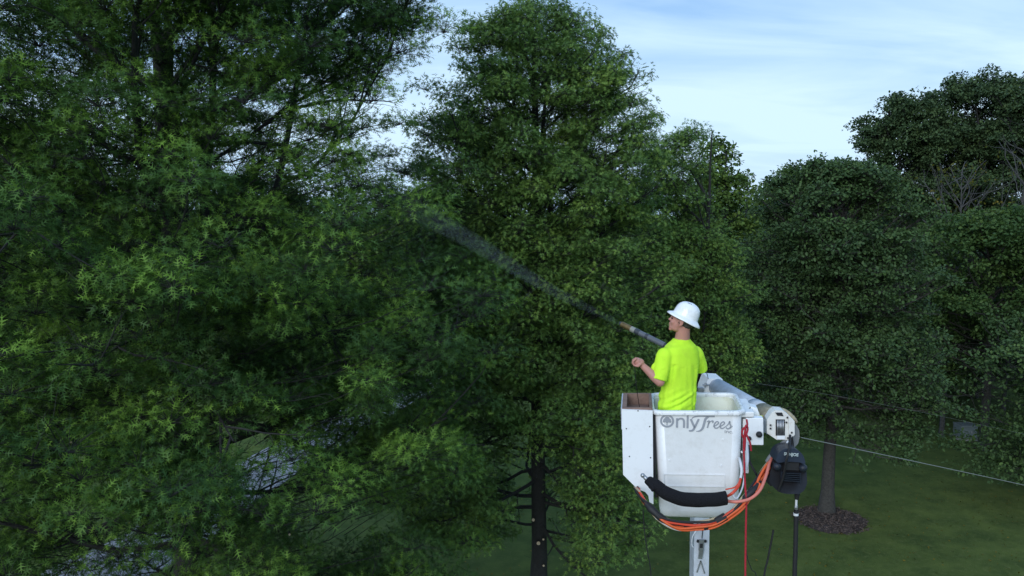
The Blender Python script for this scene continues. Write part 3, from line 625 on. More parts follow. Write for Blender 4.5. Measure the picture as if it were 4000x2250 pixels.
flat2d("tree_emblem", [[(2606.6, 1658), (2609.4, 1658), (2609.8, 1672), (2606.2, 1672)]], M_LOGO, bucket, off=.0062)
st = []
st.append(("n", stroke([(2647, 1680), (2647, 1641)], [8, 8]) + stroke([(2650, 1650), (2656, 1643.5), (2664, 1642), (2671, 1646), (2674, 1655), (2674.5, 1680)], [5, 7, 7.5, 8, 8, 8])))
st.append(("l", stroke([(2688, 1681), (2688, 1627)], [7.5, 7.5])))
st.append(("y", stroke([(2700, 1642), (2716, 1678)], [8, 8]) + stroke([(2731, 1641), (2716, 1676), (2709, 1688), (2700, 1691), (2694, 1690)], [7.5, 8, 8, 7, 6])))
st.append(("T", stroke([(2703, 1643), (2709, 1635), (2723, 1630), (2745, 1627.5), (2770, 1627.5), (2792, 1627)], [2, 4, 5.5, 6.5, 7, 7]) + stroke([(2768, 1629), (2757, 1640), (2752, 1660), (2746, 1680), (2735, 1690), (2722, 1692)], [8, 9, 9, 8.5, 6, 2])))
st.append(("r", stroke([(2762, 1652), (2769, 1647), (2771, 1650), (2765, 1676)], [3, 4, 5.5, 5.5]) + stroke([(2768, 1660), (2776, 1649), (2786, 1647), (2785, 1655)], [3, 4, 5.5, 4])))
for k_, x_ in enumerate((2790, 2813)):
    st.append(("e", stroke([(x_ - 3, 1669), (x_ + 8, 1664), (x_ + 17, 1655), (x_ + 14, 1648), (x_ + 6, 1652), (x_ + 1, 1664), (x_ + 4, 1674), (x_ + 12, 1675), (x_ + 22, 1667)], [2.5, 4, 5, 4.5, 5, 5.5, 5.5, 4.5, 2.5])))
st.append(("s", stroke([(2834, 1669), (2845, 1657), (2850, 1645), (2851, 1655), (2855, 1664), (2851, 1673), (2842, 1676), (2837, 1671)], [2.5, 4, 4.5, 5.5, 5.5, 5.5, 5, 4]) + stroke([(2852, 1673), (2862, 1664)], [3.5, 2])))
st.append(("I", stroke([(2833.5, 1694), (2833.5, 1682)], [2.2, 2.2])))
st.append(("n", stroke([(2839, 1694), (2839, 1685)], [2, 2]) + stroke([(2839, 1688), (2843, 1685.5), (2846.5, 1688), (2846.5, 1694)], [1.8, 2, 2, 2])))
st.append(("c", stroke([(2858, 1687), (2854, 1685.5), (2850.5, 1689.5), (2854, 1693.5), (2858, 1692)], [2, 2, 2, 2, 2])))
st.append((".", [[(2861, 1692), (2863, 1692), (2863, 1694), (2861, 1694)]]))
for k_, (nm, pl) in enumerate(st):
    for q, quad in enumerate([pl]): flat2d("letter", quad, M_LOGO, bucket, off=.0035 + .0002 * (k_ % 3))
# tool bin -------------------------------------------------
def bloc(px, py, y_): x_, z_ = FP(px, py); return L2W(x_, y_, z_)
binp = [(2430, 1662), (2550, 1662), (2560, 2000), (2546, 1992), (2541, 1966), (2528, 1951), (2510, 1945), (2492, 1934), (2439, 1882)]
bm = bmesh.new(); prism(bm, [bloc(a, b, .02) for a, b in binp], ey * .57)
tbn = from_bm("tool_bin", bm, M_PANEL, lift, bevel=.006)
fp = [(2429, 1611), (2550.5, 1611)] + [(2561, 2001), (2545, 1993), (2540, 1966), (2527, 1951), (2510, 1945), (2490, 1934), (2438, 1883)]
bm = bmesh.new(); prism(bm, [bloc(a, b, -.002) for a, b in fp], ey * .02); from_bm("front_panel", bm, M_PANEL, tbn)
bm = bmesh.new()
xl, zt = FP(2430, 1608); xr, _ = FP(2550, 1608)
for c_, s_ in ((((xl + xr) / 2, .034, -.062), (xr - xl, .03, .13)), (((xl + xr) / 2, .575, -.062), (xr - xl, .03, .13)), ((xl + .02, .305, -.062), (.04, .51, .13)), ((xr - .013, .305, -.062), (.026, .51, .13)), (((xl + xr) / 2, .305, -.112), (xr - xl - .066, .51, .02))):
    bm_box(bm, Vector(c_) + Vector((0, 0, zt)), s_)
from_bm("wooden_frame", bm, M_WOODB, tbn, mtx=MB)
bm = bmesh.new(); bm_box(bm, (xl - .006, .31, -.10 + zt), (.012, .56, .20)); bm_box(bm, ((xl + xr) / 2 + .03, .30, -.094 + zt), (.05, .05, .016)); from_bm("side_board", bm, M_GREYB, tbn, mtx=MB, bevel=.002)
for px, py in ((2448, 1690), (2540, 1677), (2462, 1805), (2546, 1806), (2493, 1614)):
    bm = bmesh.new(); x_, z_ = FP(px, py); bm_cyl(bm, (x_, -.0055, z_), (x_, .005, z_), .006, seg=8); from_bm("screw", bm, M_DARK, tbn, mtx=MB)
bm = bmesh.new(); x_, z_ = FP(2563, 1800); bm_box(bm, (x_, .30, z_), (.02, .5, .80)); from_bm("dark_gap_slab", bm, M_DARK, lift, mtx=MB)  # black slab added to paint the shaded gap between bin and bucket
# control plate, knob, silver bracket
bm = bmesh.new(); xc, zc = FP(2951, 1691); bm_box(bm, (xc, .13, zc), (.148, .09, .245)); cp = from_bm("control_plate", bm, M_PANEL, lift, mtx=MB, bevel=.006)
bm = bmesh.new(); xk, zk = FP(2966, 1698); bm_ell(bm, (xk, .055, zk), (.028, .03, .028)); bm_cyl(bm, (xk, .09, zk), (xk, .05, zk), .014); from_bm("knob", bm, M_DARK, cp, mtx=MB, smooth=True)
bm = bmesh.new(); xk, zk = FP(2930, 1718); bm_cyl(bm, (xk, .088, zk), (xk, .06, zk), .018); from_bm("switch", bm, M_DARK, cp, mtx=MB)
bm = bmesh.new(); prism(bm, [at(a, b, 6.95) for a, b in ((2919, 1632), (2921, 1606), (2933, 1588), (2958, 1594), (2968, 1622), (2962, 1637), (2930, 1640))], Vector((.02, .12, 0))); from_bm("bracket", bm, M_PANEL, lift, bevel=.004)
bm = bmesh.new(); prism(bm, [at(a, b, 6.945) for a, b in ((2916, 1626), (2915, 1605), (2931, 1589), (2934, 1597), (2921, 1612))], Vector((-.01, -.02, 0))); from_bm("bracket_edge", bm, M_DARK, lift)
hose("yellow_lever", [at(2951, 1636, 6.93), at(2963, 1627, 6.9), at(2977, 1626, 6.92)], .009, M_YTAG, lift)
bm = bmesh.new(); bm_box(bm, (.43, .33, -.05), (.12, .5, .05)); bm_box(bm, (.42, .33, -.35), (.05, .42, .5)); from_bm("bucket_mount", bm, M_WHITE, lift, mtx=MB, bevel=.01)
# upper boom
A_, B_ = at(3052, 1664, 7.22), at(2792, 1507, 8.95)
d_ = (B_ - A_).normalized()
bm = bmesh.new(); bm_cyl(bm, A_, B_, .110, .100, 36); from_bm("upper_boom", bm, M_GREYB, lift, smooth=True)
bm = bmesh.new(); bm_cyl(bm, A_ + d_ * .05, A_ + d_ * .42, .122, .118, 36); from_bm("boom_collar", bm, M_TAN, lift, smooth=True)
bm = bmesh.new(); bm_cyl(bm, A_ + d_ * .44, A_ + d_ * .62, .116, .114, 36); from_bm("boom_collar", bm, M_GREYB, lift, smooth=True)
bm = bmesh.new(); prism(bm, [at(a, b, 8.86) for a, b in ((2767, 1478), (2822, 1481), (2826, 1496), (2800, 1560), (2745, 1560), (2751, 1520))], Vector((0, .3, 0))); eb = from_bm("elbow_housing", bm, M_WHITE, lift, bevel=.012)
bm = bmesh.new(); bm_cyl(bm, at(2757, 1496, 8.84), at(2753, 1512, 8.84), .012); bm_cyl(bm, at(2745, 1503, 8.84), at(2770, 1503, 8.84), .008); bm_box(bm, at(2735, 1522, 8.84), (.06, .06, .05)); from_bm("hydraulic_fitting", bm, M_STEEL, eb)
# lower boom down to its turntable
Lt, Lm = at(2740, 1540, 9.02), at(2731, 2200, 9.02)
dl = (Lm - Lt).normalized(); Lb = Lt + dl * ((Lt.z - 1.4) / -dl.z)
def boxbeam(bm, a, b, w_, d2_, w2=None):
    dd = (b - a).normalized(); sx = Vector((1, 0, 0)); sy = dd.cross(sx).normalized(); sx = sy.cross(dd).normalized(); r0 = []
    for p, ww in ((a, w_), (b, w2 or w_)): r0.append([bm.verts.new(p + sx * ww / 2 * i + sy * d2_ / 2 * j) for i, j in ((1, 1), (-1, 1), (-1, -1), (1, -1))])
    for i in range(4): j = (i + 1) % 4; bm.faces.new((r0[0][i], r0[0][j], r0[1][j], r0[1][i]))
    bm.faces.new(r0[0][::-1]); bm.faces.new(r0[1])
bm = bmesh.new(); boxbeam(bm, Lt, Lb, .178, .22); lb = from_bm("lower_boom", bm, M_GREYB, lift, bevel=.012)
yb_ = 9.02 - .13
bm = bmesh.new(); boxbeam(bm, at(2740, 2108, yb_), at(2738, 2150, yb_), .055, .03); boxbeam(bm, at(2739, 2152, yb_), at(2735, 2183, yb_), .05, .012); from_bm("latch", bm, M_STEEL, lb)
bm = bmesh.new(); boxbeam(bm, at(2740, 2124, yb_ - .02), at(2739, 2140, yb_ - .02), .032, .012); boxbeam(bm, at(2744, 2070, yb_), at(2742, 2104, yb_), .008, .01); boxbeam(bm, at(2728, 2110, yb_), at(2724, 2118, yb_), .02, .03); boxbeam(bm, at(2757, 2110, yb_), at(2755, 2118, yb_), .02, .03); from_bm("latch_pin", bm, M_DARK, lb)
bm = bmesh.new(); boxbeam(bm, at(2737, 2190, yb_ + .01), at(2722, 2236, yb_ + .01), .012, .012); boxbeam(bm, at(2737, 2190, yb_ + .01), at(2752, 2240, yb_ + .01), .012, .012); from_bm("strut", bm, M_STEEL, lb)
hose("boom_cable", [at(2722, 2070, 8.9), at(2706, 2095, 8.9), at(2702, 2125, 8.9), at(2708, 2138, 8.9)], .007, M_WHOSE, lb)
bm = bmesh.new(); bm_cyl(bm, (Lb.x, Lb.y, 0.0), (Lb.x, Lb.y, 1.2), .42, .36, 24); bm_box(bm, (Lb.x, Lb.y, 1.45), (.5, .5, .6)); from_bm("turntable", bm, M_WHITE, lift, bevel=.02)
# boom head
hp = [(2996, 1640), (3014, 1612), (3028, 1602), (3058, 1604), (3080, 1621), (3104, 1646), (3105, 1699), (3093, 1711), (3079, 1719), (3034, 1718), (2996, 1692)]
bm = bmesh.new(); prism(bm, [at(a, b, 6.86) for a, b in hp], Vector((.02, .13, 0))); bh = from_bm("boom_head", bm, M_RUST, lift, bevel=.008)
bm = bmesh.new(); bm_cyl(bm, at(2994, 1664, 7.02), at(3010, 1664, 7.02), .075, seg=24); bm_cyl(bm, at(2994, 1664, 6.99), at(2984, 1664, 6.99), .06, seg=24); from_bm("pivot", bm, M_GREYB, bh, smooth=False)
def plate(name, pts, Y, th, m, par, bev=.0):
    bm = bmesh.new(); prism(bm, [at(a, b, Y) for a, b in pts], Vector((0, th, 0))); return from_bm(name, bm, m, par, bevel=bev)
wn = plate("winch_window", [(3031, 1639), (3066, 1639), (3066, 1702), (3031, 1702)], 6.852, .02, M_DARK, bh)
bm = bmesh.new()
for i in range(5): bm_cyl(bm, at(3037 + i * 5.8, 1642, 6.846), at(3037 + i * 5.8, 1699, 6.846), .0055, seg=8)
from_bm("cable_turns", bm, M_STEEL, wn, smooth=True)
plate("upper_slot", [(3029, 1612), (3055, 1612), (3061, 1626), (3037, 1624)], 6.853, .02, M_DARK, bh)
plate("cover_plate", [(3079, 1623), (3103, 1647), (3104, 1698), (3084, 1715)], 6.847, .012, M_RUST, bh, .003)
plate("lower_grip", [(3035, 1702), (3066, 1702), (3066, 1715), (3036, 1716)], 6.845, .012, M_PANEL, bh, .004)
for px, py in ((3076, 1631), (3072, 1650), (3093, 1690), (3078, 1711), (3010, 1661), (3010, 1674)):
    bm = bmesh.new(); bm_cyl(bm, at(px, py, 6.85), at(px, py, 6.838), .009, seg=8); from_bm("bolt", bm, M_DARK, bh)
plate("rubber_boot", [(3100, 1650), (3112, 1662), (3122, 1682), (3124, 1705), (3118, 1732), (3104, 1748), (3094, 1758), (3086, 1745), (3092, 1715), (3098, 1700)], 6.93, .14, M_BOOT, bh, .02)
hose("frayed_tape", [at(3018, 1612, 6.9), at(3048, 1600, 6.95), at(3078, 1610, 6.95), at(3098, 1632, 6.93), at(3112, 1650, 6.93)], [.012, .02, .015, .02, .012], M_TAN, bh, wob=.012)

# ------------------------------------------------------------------ hoses, sleeve, rope, wires
hb = thing("hydraulic_hoses", at(2700, 2060, 6.45), "bundle of orange, red and beige hydraulic hoses looping under the bucket", "hoses")
main = [(3022, 1795), (2985, 1840), (2940, 1905), (2900, 1965), (2850, 2005), (2790, 2038), (2720, 2052), (2650, 2050), (2590, 2028), (2540, 1985), (2502, 1935), (2485, 1905)]
YM = [6.85, 6.75, 6.62, 6.48, 6.44, 6.42, 6.42, 6.42, 6.43, 6.5, 6.62, 6.8]
rr_ = random.Random(3)
for k_, (dy_, m_, r_) in enumerate(((0, M_RED, .011), (8, M_ORNG, .012), (15, M_RED, .011), (-7, M_DARK, .011), (20, M_ORNG, .010), (-12, M_BEIGE, .009), (12, M_ORNG, .010), (4, M_DARK, .012))):
    pts = []
    for i, (a, b) in enumerate(main):
        f_ = math.sin(math.pi * i / (len(main) - 1)); jx = rr_.uniform(-4, 4); t_ = i / (len(main) - 1)
        pts.append(at(a + jx + dy_ * .9 * (1 - f_) * (1 if t_ < .5 else .6), b + dy_ * (0.4 + .6 * f_) + rr_.uniform(-6, 6), YM[i] + (k_ % 3 - 1) * .018 + (.0 if k_ < 4 else -.01)))
    hose("hose", pts, r_, m_, hb, sides=8, n=6)
hose("hose", [at(2700, 2072, 6.43), at(2630, 2066, 6.43), at(2575, 2035, 6.46), at(2545, 2005, 6.5)], .008, M_BEIGE, hb)
hose("hose", [at(2705, 2070, 6.42), at(2650, 2071, 6.42), at(2600, 2050, 6.44), at(2560, 2022, 6.47)], .007, M_WHOSE, hb)
def band(p0, p1, r_, m_=M_DARK):
    bm = bmesh.new(); bm_cyl(bm, p0, p1, r_, seg=12); from_bm("tape_band", bm, m_, hb, smooth=False)
band(at(2834, 2017, 6.43), at(2796, 2038, 6.42), .034); band(at(2763, 2056, 6.41), at(2748, 2060, 6.41), .025); band(at(2707, 2050, 6.42), at(2668, 2047, 6.42), .022)
hose('tape_wrap', [at(2602, 2030, 6.43), at(2575, 2018, 6.44), at(2548, 1994, 6.47), at(2524, 1966, 6.52)], [.020, .034, .030, .036, .022], M_DARK, hb, wob=.012)
hose('tape_wrap', [at(2730, 2052, 6.41), at(2700, 2060, 6.41), at(2672, 2060, 6.41)], [.010, .022, .012], M_BARK, hb, wob=.01)
hose("hose", [at(2836, 1957, 6.5), at(2880, 1960, 6.46), at(2930, 1948, 6.46), at(2968, 1915, 6.5), at(2990, 1865, 6.6), at(3004, 1815, 6.72), at(3014, 1790, 6.82)], .0135, M_PINK, hb)
hose("hose", [at(2838, 1940, 6.52), at(2862, 1925, 6.5), at(2885, 1898, 6.55), at(2893, 1870, 6.62)], .012, M_RED, hb)
hose("hose", [at(2893, 1872, 6.62), at(2897, 1840, 6.66), at(2893, 1810, 6.7), at(2888, 1790, 6.78)], .012, M_WHOSE, hb)
hose("hose", [at(2834, 1912, 6.55), at(2870, 1903, 6.55), at(2888, 1880, 6.6), at(2900, 1840, 6.68)], .006, M_RED, hb)
hose("hose", [at(2905, 1800, 6.72), at(2908, 1850, 6.62), at(2900, 1905, 6.55), at(2880, 1945, 6.5), at(2866, 1940, 6.5), at(2868, 1925, 6.52)], .007, M_GREYB, hb)
hose("hose", [at(2916, 1725, 6.8), at(2920, 1790, 6.75), at(2914, 1835, 6.72)], .014, M_GREYB, hb)
hose("hose", [at(2925, 1740, 6.82), at(2928, 1800, 6.8), at(2950, 1845, 6.78), at(2960, 1862, 6.8)], .010, M_DARK, hb)
hose("connector", [at(2896, 1955, 6.5), at(2920, 1935, 6.5), at(2945, 1912, 6.52), at(2972, 1880, 6.6)], [.018, .027, .025, .01], M_DARK, hb)
hose("hose", [at(2950, 1925, 6.5), at(2968, 1895, 6.55), at(2960, 1880, 6.6), at(2985, 1830, 6.7), at(3012, 1795, 6.8)], .011, M_ORNG, hb)
hose("hose", [at(3070, 1722, 6.88), at(3040, 1745, 6.85), at(3012, 1778, 6.84), at(2995, 1805, 6.82)], .018, M_BOOT, hb)
hose("hose", [at(3078, 1722, 6.84), at(3070, 1738, 6.82), at(3060, 1756, 6.82)], .008, M_WHOSE, hb)
sv = thing("hose_sleeve", at(2690, 1960, 6.42), "thick black cloth sleeve hanging across the lower front of the bucket", "hose sleeve")
hose("sleeve", [at(2537, 1874, 6.55), at(2560, 1893, 6.47), at(2600, 1925, 6.42), at(2650, 1945, 6.41), at(2710, 1953, 6.41), at(2775, 1953, 6.41), at(2834, 1944, 6.42)], [.032, .050, .056, .058, .060, .058, .058], M_CLOTH, sv, sides=20, n=10, wob=.006)
bm = bmesh.new(); bm_cyl(bm, at(2837, 1943.6, 6.42), at(2833, 1944, 6.42), .056, seg=20); from_bm("end_cap", bm, M_CLOTH, sv)
hose("torn_end", [at(2525, 1880, 6.52), at(2548, 1898, 6.45), at(2556, 1915, 6.42)], [.018, .032, .022], M_CLOTH, sv, wob=.01)
bm = bmesh.new(); bm_cyl(bm, at(2513, 1858, 6.56), at(2532, 1878, 6.54), .016, .02, 12); bm_ell(bm, at(2511, 1857, 6.56), (.02, .02, .02)); from_bm("metal_coupling", bm, M_STEEL, sv, smooth=True)
rp = thing("rope", at(2912, 2250, 6.5), "red rope knotted at the bucket side and hanging straight down", "rope")
YR_ = 6.5
hose("knot", [at(2917, 1640, 6.62), at(2919, 1660, 6.55), at(2912, 1668, 6.5), at(2901, 1678, 6.5), at(2899, 1698, 6.5), at(2906, 1710, 6.5), at(2914, 1700, 6.48), at(2921, 1675, 6.5), at(2915, 1662, 6.49), at(2910, 1680, 6.48), at(2911, 1720, 6.48), at(2908, 1760, 6.5)], .0085, M_ROPE, rp)
hose("loose_end", [at(2912, 1690, 6.46), at(2920, 1706, 6.46), at(2930, 1730, 6.48), at(2934, 1760, 6.5)], .0085, M_ROPE, rp)
hose("hanging_length", [at(2914, 1665, 6.52), at(2906, 1720, 6.5), at(2907, 1800, 6.5), at(2911, 1900, 6.5), at(2915, 1960, 6.48), at(2913, 2100, 6.48), at(2911, 2300, 6.48), at(2908, 2900, 6.48), at(2905, 4200, 6.48)], .0085, M_ROPE, rp)
# thin dark lines hanging
for nm, pts, r_, lab, cat in (("thin_hose", [at(3021, 2070, 7.3), at(3012, 2120, 7.3), at(2998, 2190, 7.3), at(2984, 2260, 7.3), at(2965, 2500, 7.3), at(2955, 3300, 7.3)], .009, "thin dark hose hanging between the red rope and the pressure washer hose", "hose"),
                              ("control_cord", [at(2915, 2140, 7.0), at(2920, 2180, 7.0), at(2936, 2225, 7.0), at(2958, 2262, 7.0), at(3000, 2500, 7.0), at(3020, 3200, 7.0)], .004, "slack dark cord curling out just right of the red rope", "cord"),
                              ("control_cord", [at(2512, 1990, 7.2), at(2518, 2080, 7.2), at(2530, 2160, 7.2), at(2544, 2260, 7.2), at(2560, 2600, 7.2), at(2560, 3300, 7.2)], .005, "thin dark cord hanging below the white tool bin", "cord")):
    o = hose(nm, pts, r_, M_DARK, None); tag(o, lab, cat)
o = hose("overhead_wire", [at(3128, 1709, 7.02), at(3400, 1766, 7.6), at(3700, 1830, 8.3), at(4050, 1906, 9.2), at(4700, 2050, 11)], .0042, M_WIRE, None); tag(o, "thin pale wire running from the boom head out to the right", "wire")
o = hose("overhead_wire", [at(2960, 1498, 13), at(3200, 1535, 14), at(3600, 1610, 16), at(4050, 1706, 18.5), at(4600, 1820, 22)], .0016, M_WIRE, None); tag(o, "faint upper wire passing in front of the dark round-leaved tree", "wire")
o = hose("safety_lanyard", [at(2757, 1440, 7.4), at(2761, 1458, 7.9), at(2767, 1480, 8.8)], .004, M_WIRE, None); tag(o, "short thin line between the worker's right sleeve and the boom elbow", "lanyard")

# ------------------------------------------------------------------ pressure washer
pw = thing("pressure_washer", at(3085, 1925, 6.75), "dark pressure washer hanging on a strap from the boom head", "pressure washer")
def rounded(name, pts, Y, th, m, par, bev):
    bm = bmesh.new(); P = catmull([Vector((a, b, 0)) for a, b in pts + [pts[0]]], 4)[:-1]; prism(bm, [at(p.x, p.y, Y) for p in P], Vector((0, th, 0)))
    big = [f for f in bm.faces if len(f.verts) > 4]
    g = bmesh.ops.inset_region(bm, faces=big, thickness=bev, depth=bev * .9)
    return from_bm(name, bm, m, par, smooth=True)
rounded("body", [(3008, 1845), (3026, 1806), (3060, 1798), (3110, 1798), (3144, 1815), (3152, 1868), (3150, 1897), (3131, 1924), (3085, 1930), (3043, 1921), (3012, 1892), (3004, 1872)], 6.72, .13, M_BLACKP, pw, .03)
hd = rounded("hood", [(3031, 1798), (3042, 1770), (3066, 1754), (3104, 1753), (3134, 1774), (3146, 1806), (3140, 1812), (3120, 1806), (3075, 1804), (3040, 1808)], 6.66, .17, M_NAVY, pw, .022)
bd = plate("recess", [(3068, 1806), (3122, 1806), (3122, 1838), (3066, 1836)], 6.685, .02, M_DARK, pw, .004)
for i in range(5): plate("vent_slat", [(3056, 1846 + i * 7.4), (3127, 1850 + i * 7.4), (3127, 1853 + i * 7.4), (3056, 1849.5 + i * 7.4)], 6.675, .02, M_NAVY, pw)
plate("vent_frame", [(3050, 1842), (3056, 1842), (3056, 1884), (3050, 1882)], 6.68, .02, M_NAVY, pw, .003); plate("vent_frame", [(3126, 1848), (3130, 1848), (3129, 1886), (3125, 1886)], 6.68, .02, M_NAVY, pw, .003)
for px, py in ((3036, 1822), (3136, 1828)):
    bm = bmesh.new(); bm_cyl(bm, at(px, py, 6.66), at(px, py, 6.75), .03, .04, 16); bs = from_bm("side_boss", bm, M_NAVY, pw, smooth=True)
    bm = bmesh.new(); bm_cyl(bm, at(px, py, 6.655), at(px, py, 6.67), .007, seg=8); from_bm("bolt", bm, M_DARK, bs)
rounded("side_wheel", [(3002, 1862), (3012, 1838), (3020, 1850), (3018, 1890), (3010, 1900), (3002, 1884)], 6.74, .1, M_DARK, pw, .01)
hose("strap", [at(3086, 1700, 6.80), at(3085, 1740, 6.68), at(3079, 1770, 6.61), at(3070, 1805, 6.61), at(3060, 1860, 6.655), at(3040, 1918, 6.70)], .011, M_DARK, pw, sides=6)
hose("strap", [at(3090, 1705, 6.84), at(3094, 1735, 6.85), at(3096, 1758, 6.82)], .016, M_DARK, pw, sides=6)
bm = bmesh.new(); bm_cyl(bm, at(3114, 1926, 6.82), at(3112, 1950, 6.82), .026, .018, 14); from_bm("outlet", bm, M_DARK, pw)
tx = bpy.data.curves.new("SUNJOE", "FONT"); tx.body = "SUNJOE"; tx.size = .045; tx.extrude = .0015; tx.align_x = "CENTER"; tx.offset = .0012
to = bpy.data.objects.new("tmp_text", tx); COL.objects.link(to); bpy.context.view_layer.update()
me = bpy.data.meshes.new_from_object(to.evaluated_get(bpy.context.evaluated_depsgraph_get())); bpy.data.objects.remove(to)
sx_ = .125 / (max(v.co.x for v in me.vertices) - min(v.co.x for v in me.vertices))
me.transform(Matrix.Translation(at(3090, 1780, 6.628) - org(hd)) @ Matrix.Rotation(R(-5), 4, "Y").inverted() @ Matrix.Rotation(R(90), 4, "X") @ Matrix.Diagonal((sx_, sx_, 1, 1)))
me.materials.clear(); me.materials.append(M_WTEXT); lo_ = bpy.data.objects.new("lettering", me); COL.objects.link(lo_); lo_.parent = hd
ph = thing("pressure_hose", at(3103, 2250, 6.85), "straight black hose with white fitting hanging under the pressure washer", "hose")
hose("hose", [at(3110, 1992, 6.82), at(3109, 2060, 6.82), at(3107, 2160, 6.82), at(3104, 2260, 6.82), at(3100, 2700, 6.82), at(3095, 4000, 6.82)], .020, M_DARK, ph)
bm = bmesh.new(); bm_cyl(bm, at(3111, 1950, 6.82), at(3110, 1974, 6.82), .010, seg=12); from_bm("white_pipe", bm, M_WHOSE, ph)
bm = bmesh.new(); bm_cyl(bm, at(3111, 1974, 6.82), at(3110, 1981, 6.82), .013, .017, seg=10); bm_cyl(bm, at(3110, 1981, 6.82), at(3110, 1991, 6.82), .017, .014, seg=6); from_bm("fitting", bm, M_STEEL, ph)
bm = bmesh.new(); bm_cyl(bm, at(3109, 2004, 6.82), at(3109, 2013, 6.82), .0225, seg=16); from_bm("white_ring", bm, M_WHOSE, ph)

# ------------------------------------------------------------------ worker
M_SKIN = mat("skin", (0.52, 0.25, 0.20), 0.55, var=.12, vscale=12, spec=.35); M_SKIN.node_tree.nodes["Principled BSDF"].inputs["Subsurface Weight"].default_value = 0.08
M_SHIRT = mat("hi_vis_shirt", (0.62, 0.96, 0.05), 0.85, spec=.2, col2=(0.55, 0.90, 0.04), vscale=5, bump=.25, bscale=160, dirt=(0.40, 0.58, 0.05), dirt_amt=.35, dscale=9)
M_HAIR = mat("short_grey_brown_hair", (0.085, 0.08, 0.07), 0.9, var=.5, vscale=50, bump=1, bscale=150)
M_JEAN = mat("dark_work_trousers", (0.03, 0.035, 0.05), 0.9, var=.3)
M_BOOTL = mat("boot_leather", (0.08, 0.05, 0.03), 0.7)
M_HAT = mat("white_hard_hat", (0.86, 0.87, 0.88), 0.25, dirt=(0.45, 0.44, 0.42), dirt_amt=.35, dscale=12, coat=.3)
M_EYE = mat("eye_dark", (0.03, 0.02, 0.015), 0.3)
person = thing("person", L2W(-.18, .33, -.93), "person in white hard hat and neon yellow-green shirt aiming a spray lance", "person")
def blob(name, build, voxel, m, parent, smooth_it=6, disp=None, fac=.5):
    bm = bmesh.new(); build(bm); me = bpy.data.meshes.new("tmp"); bm.to_mesh(me); bm.free()
    ob = bpy.data.objects.new("tmp", me); COL.objects.link(ob)
    md = ob.modifiers.new("r", "REMESH"); md.mode = "VOXEL"; md.voxel_size = voxel
    ms = ob.modifiers.new("s", "SMOOTH"); ms.iterations = smooth_it; ms.factor = fac
    bpy.context.view_layer.update()
    m2 = bpy.data.meshes.new_from_object(ob.evaluated_get(bpy.context.evaluated_depsgraph_get())); bpy.data.objects.remove(ob)
    if disp:
        nr = [v.normal.copy() for v in m2.vertices]
        for v, n_ in zip(m2.vertices, nr): v.co += n_ * disp(v.co, n_)
    m2.transform(Matrix.Translation(-org(parent)))
    for p in m2.polygons: p.use_smooth = True
    m2.materials.clear(); m2.materials.append(m); o2 = bpy.data.objects.new(name, m2); COL.objects.link(o2); o2.parent = parent; WO[o2.name] = org(parent)
    return o2
def cap(bm, a, b, r0, r1): bm_cyl(bm, a, b, r0, r1, 16); bm_ell(bm, a, (r0,) * 3, u=16, v=10); bm_ell(bm, b, (r1,) * 3, u=16, v=10)
HC = at(2659, 1252, 7.08)
hf = Vector((-.95, .24, .20)).normalized(); hl = Vector((0, 0, 1)).cross(hf).normalized(); hu = hf.cross(hl).normalized()
HR = Matrix((hf, hl, hu)).transposed()
def H(x_, y_, z_): return HC + HR @ Vector((x_, y_, z_))
Tc = lambda px, py, Y=7.1: at(px, py, Y)
tl = Vector((-.86, -.5, 0)); tf = Vector((-.5, .86, 0)); TR = Matrix((tl, tf, Vector((0, 0, 1)))).transposed()
LS, LE, LW = Tc(2602, 1392, 7.02), Tc(2578, 1492, 6.93), Tc(2510, 1428, 6.99)
RS, RE, RW = Tc(2716, 1378, 7.2), Tc(2712, 1452, 7.40), Tc(2685, 1410, 7.46)
GUN0, GUN1 = at(2672, 1386, 7.47), at(2428, 1266, 7.93)
gd = (GUN1 - GUN0).normalized()
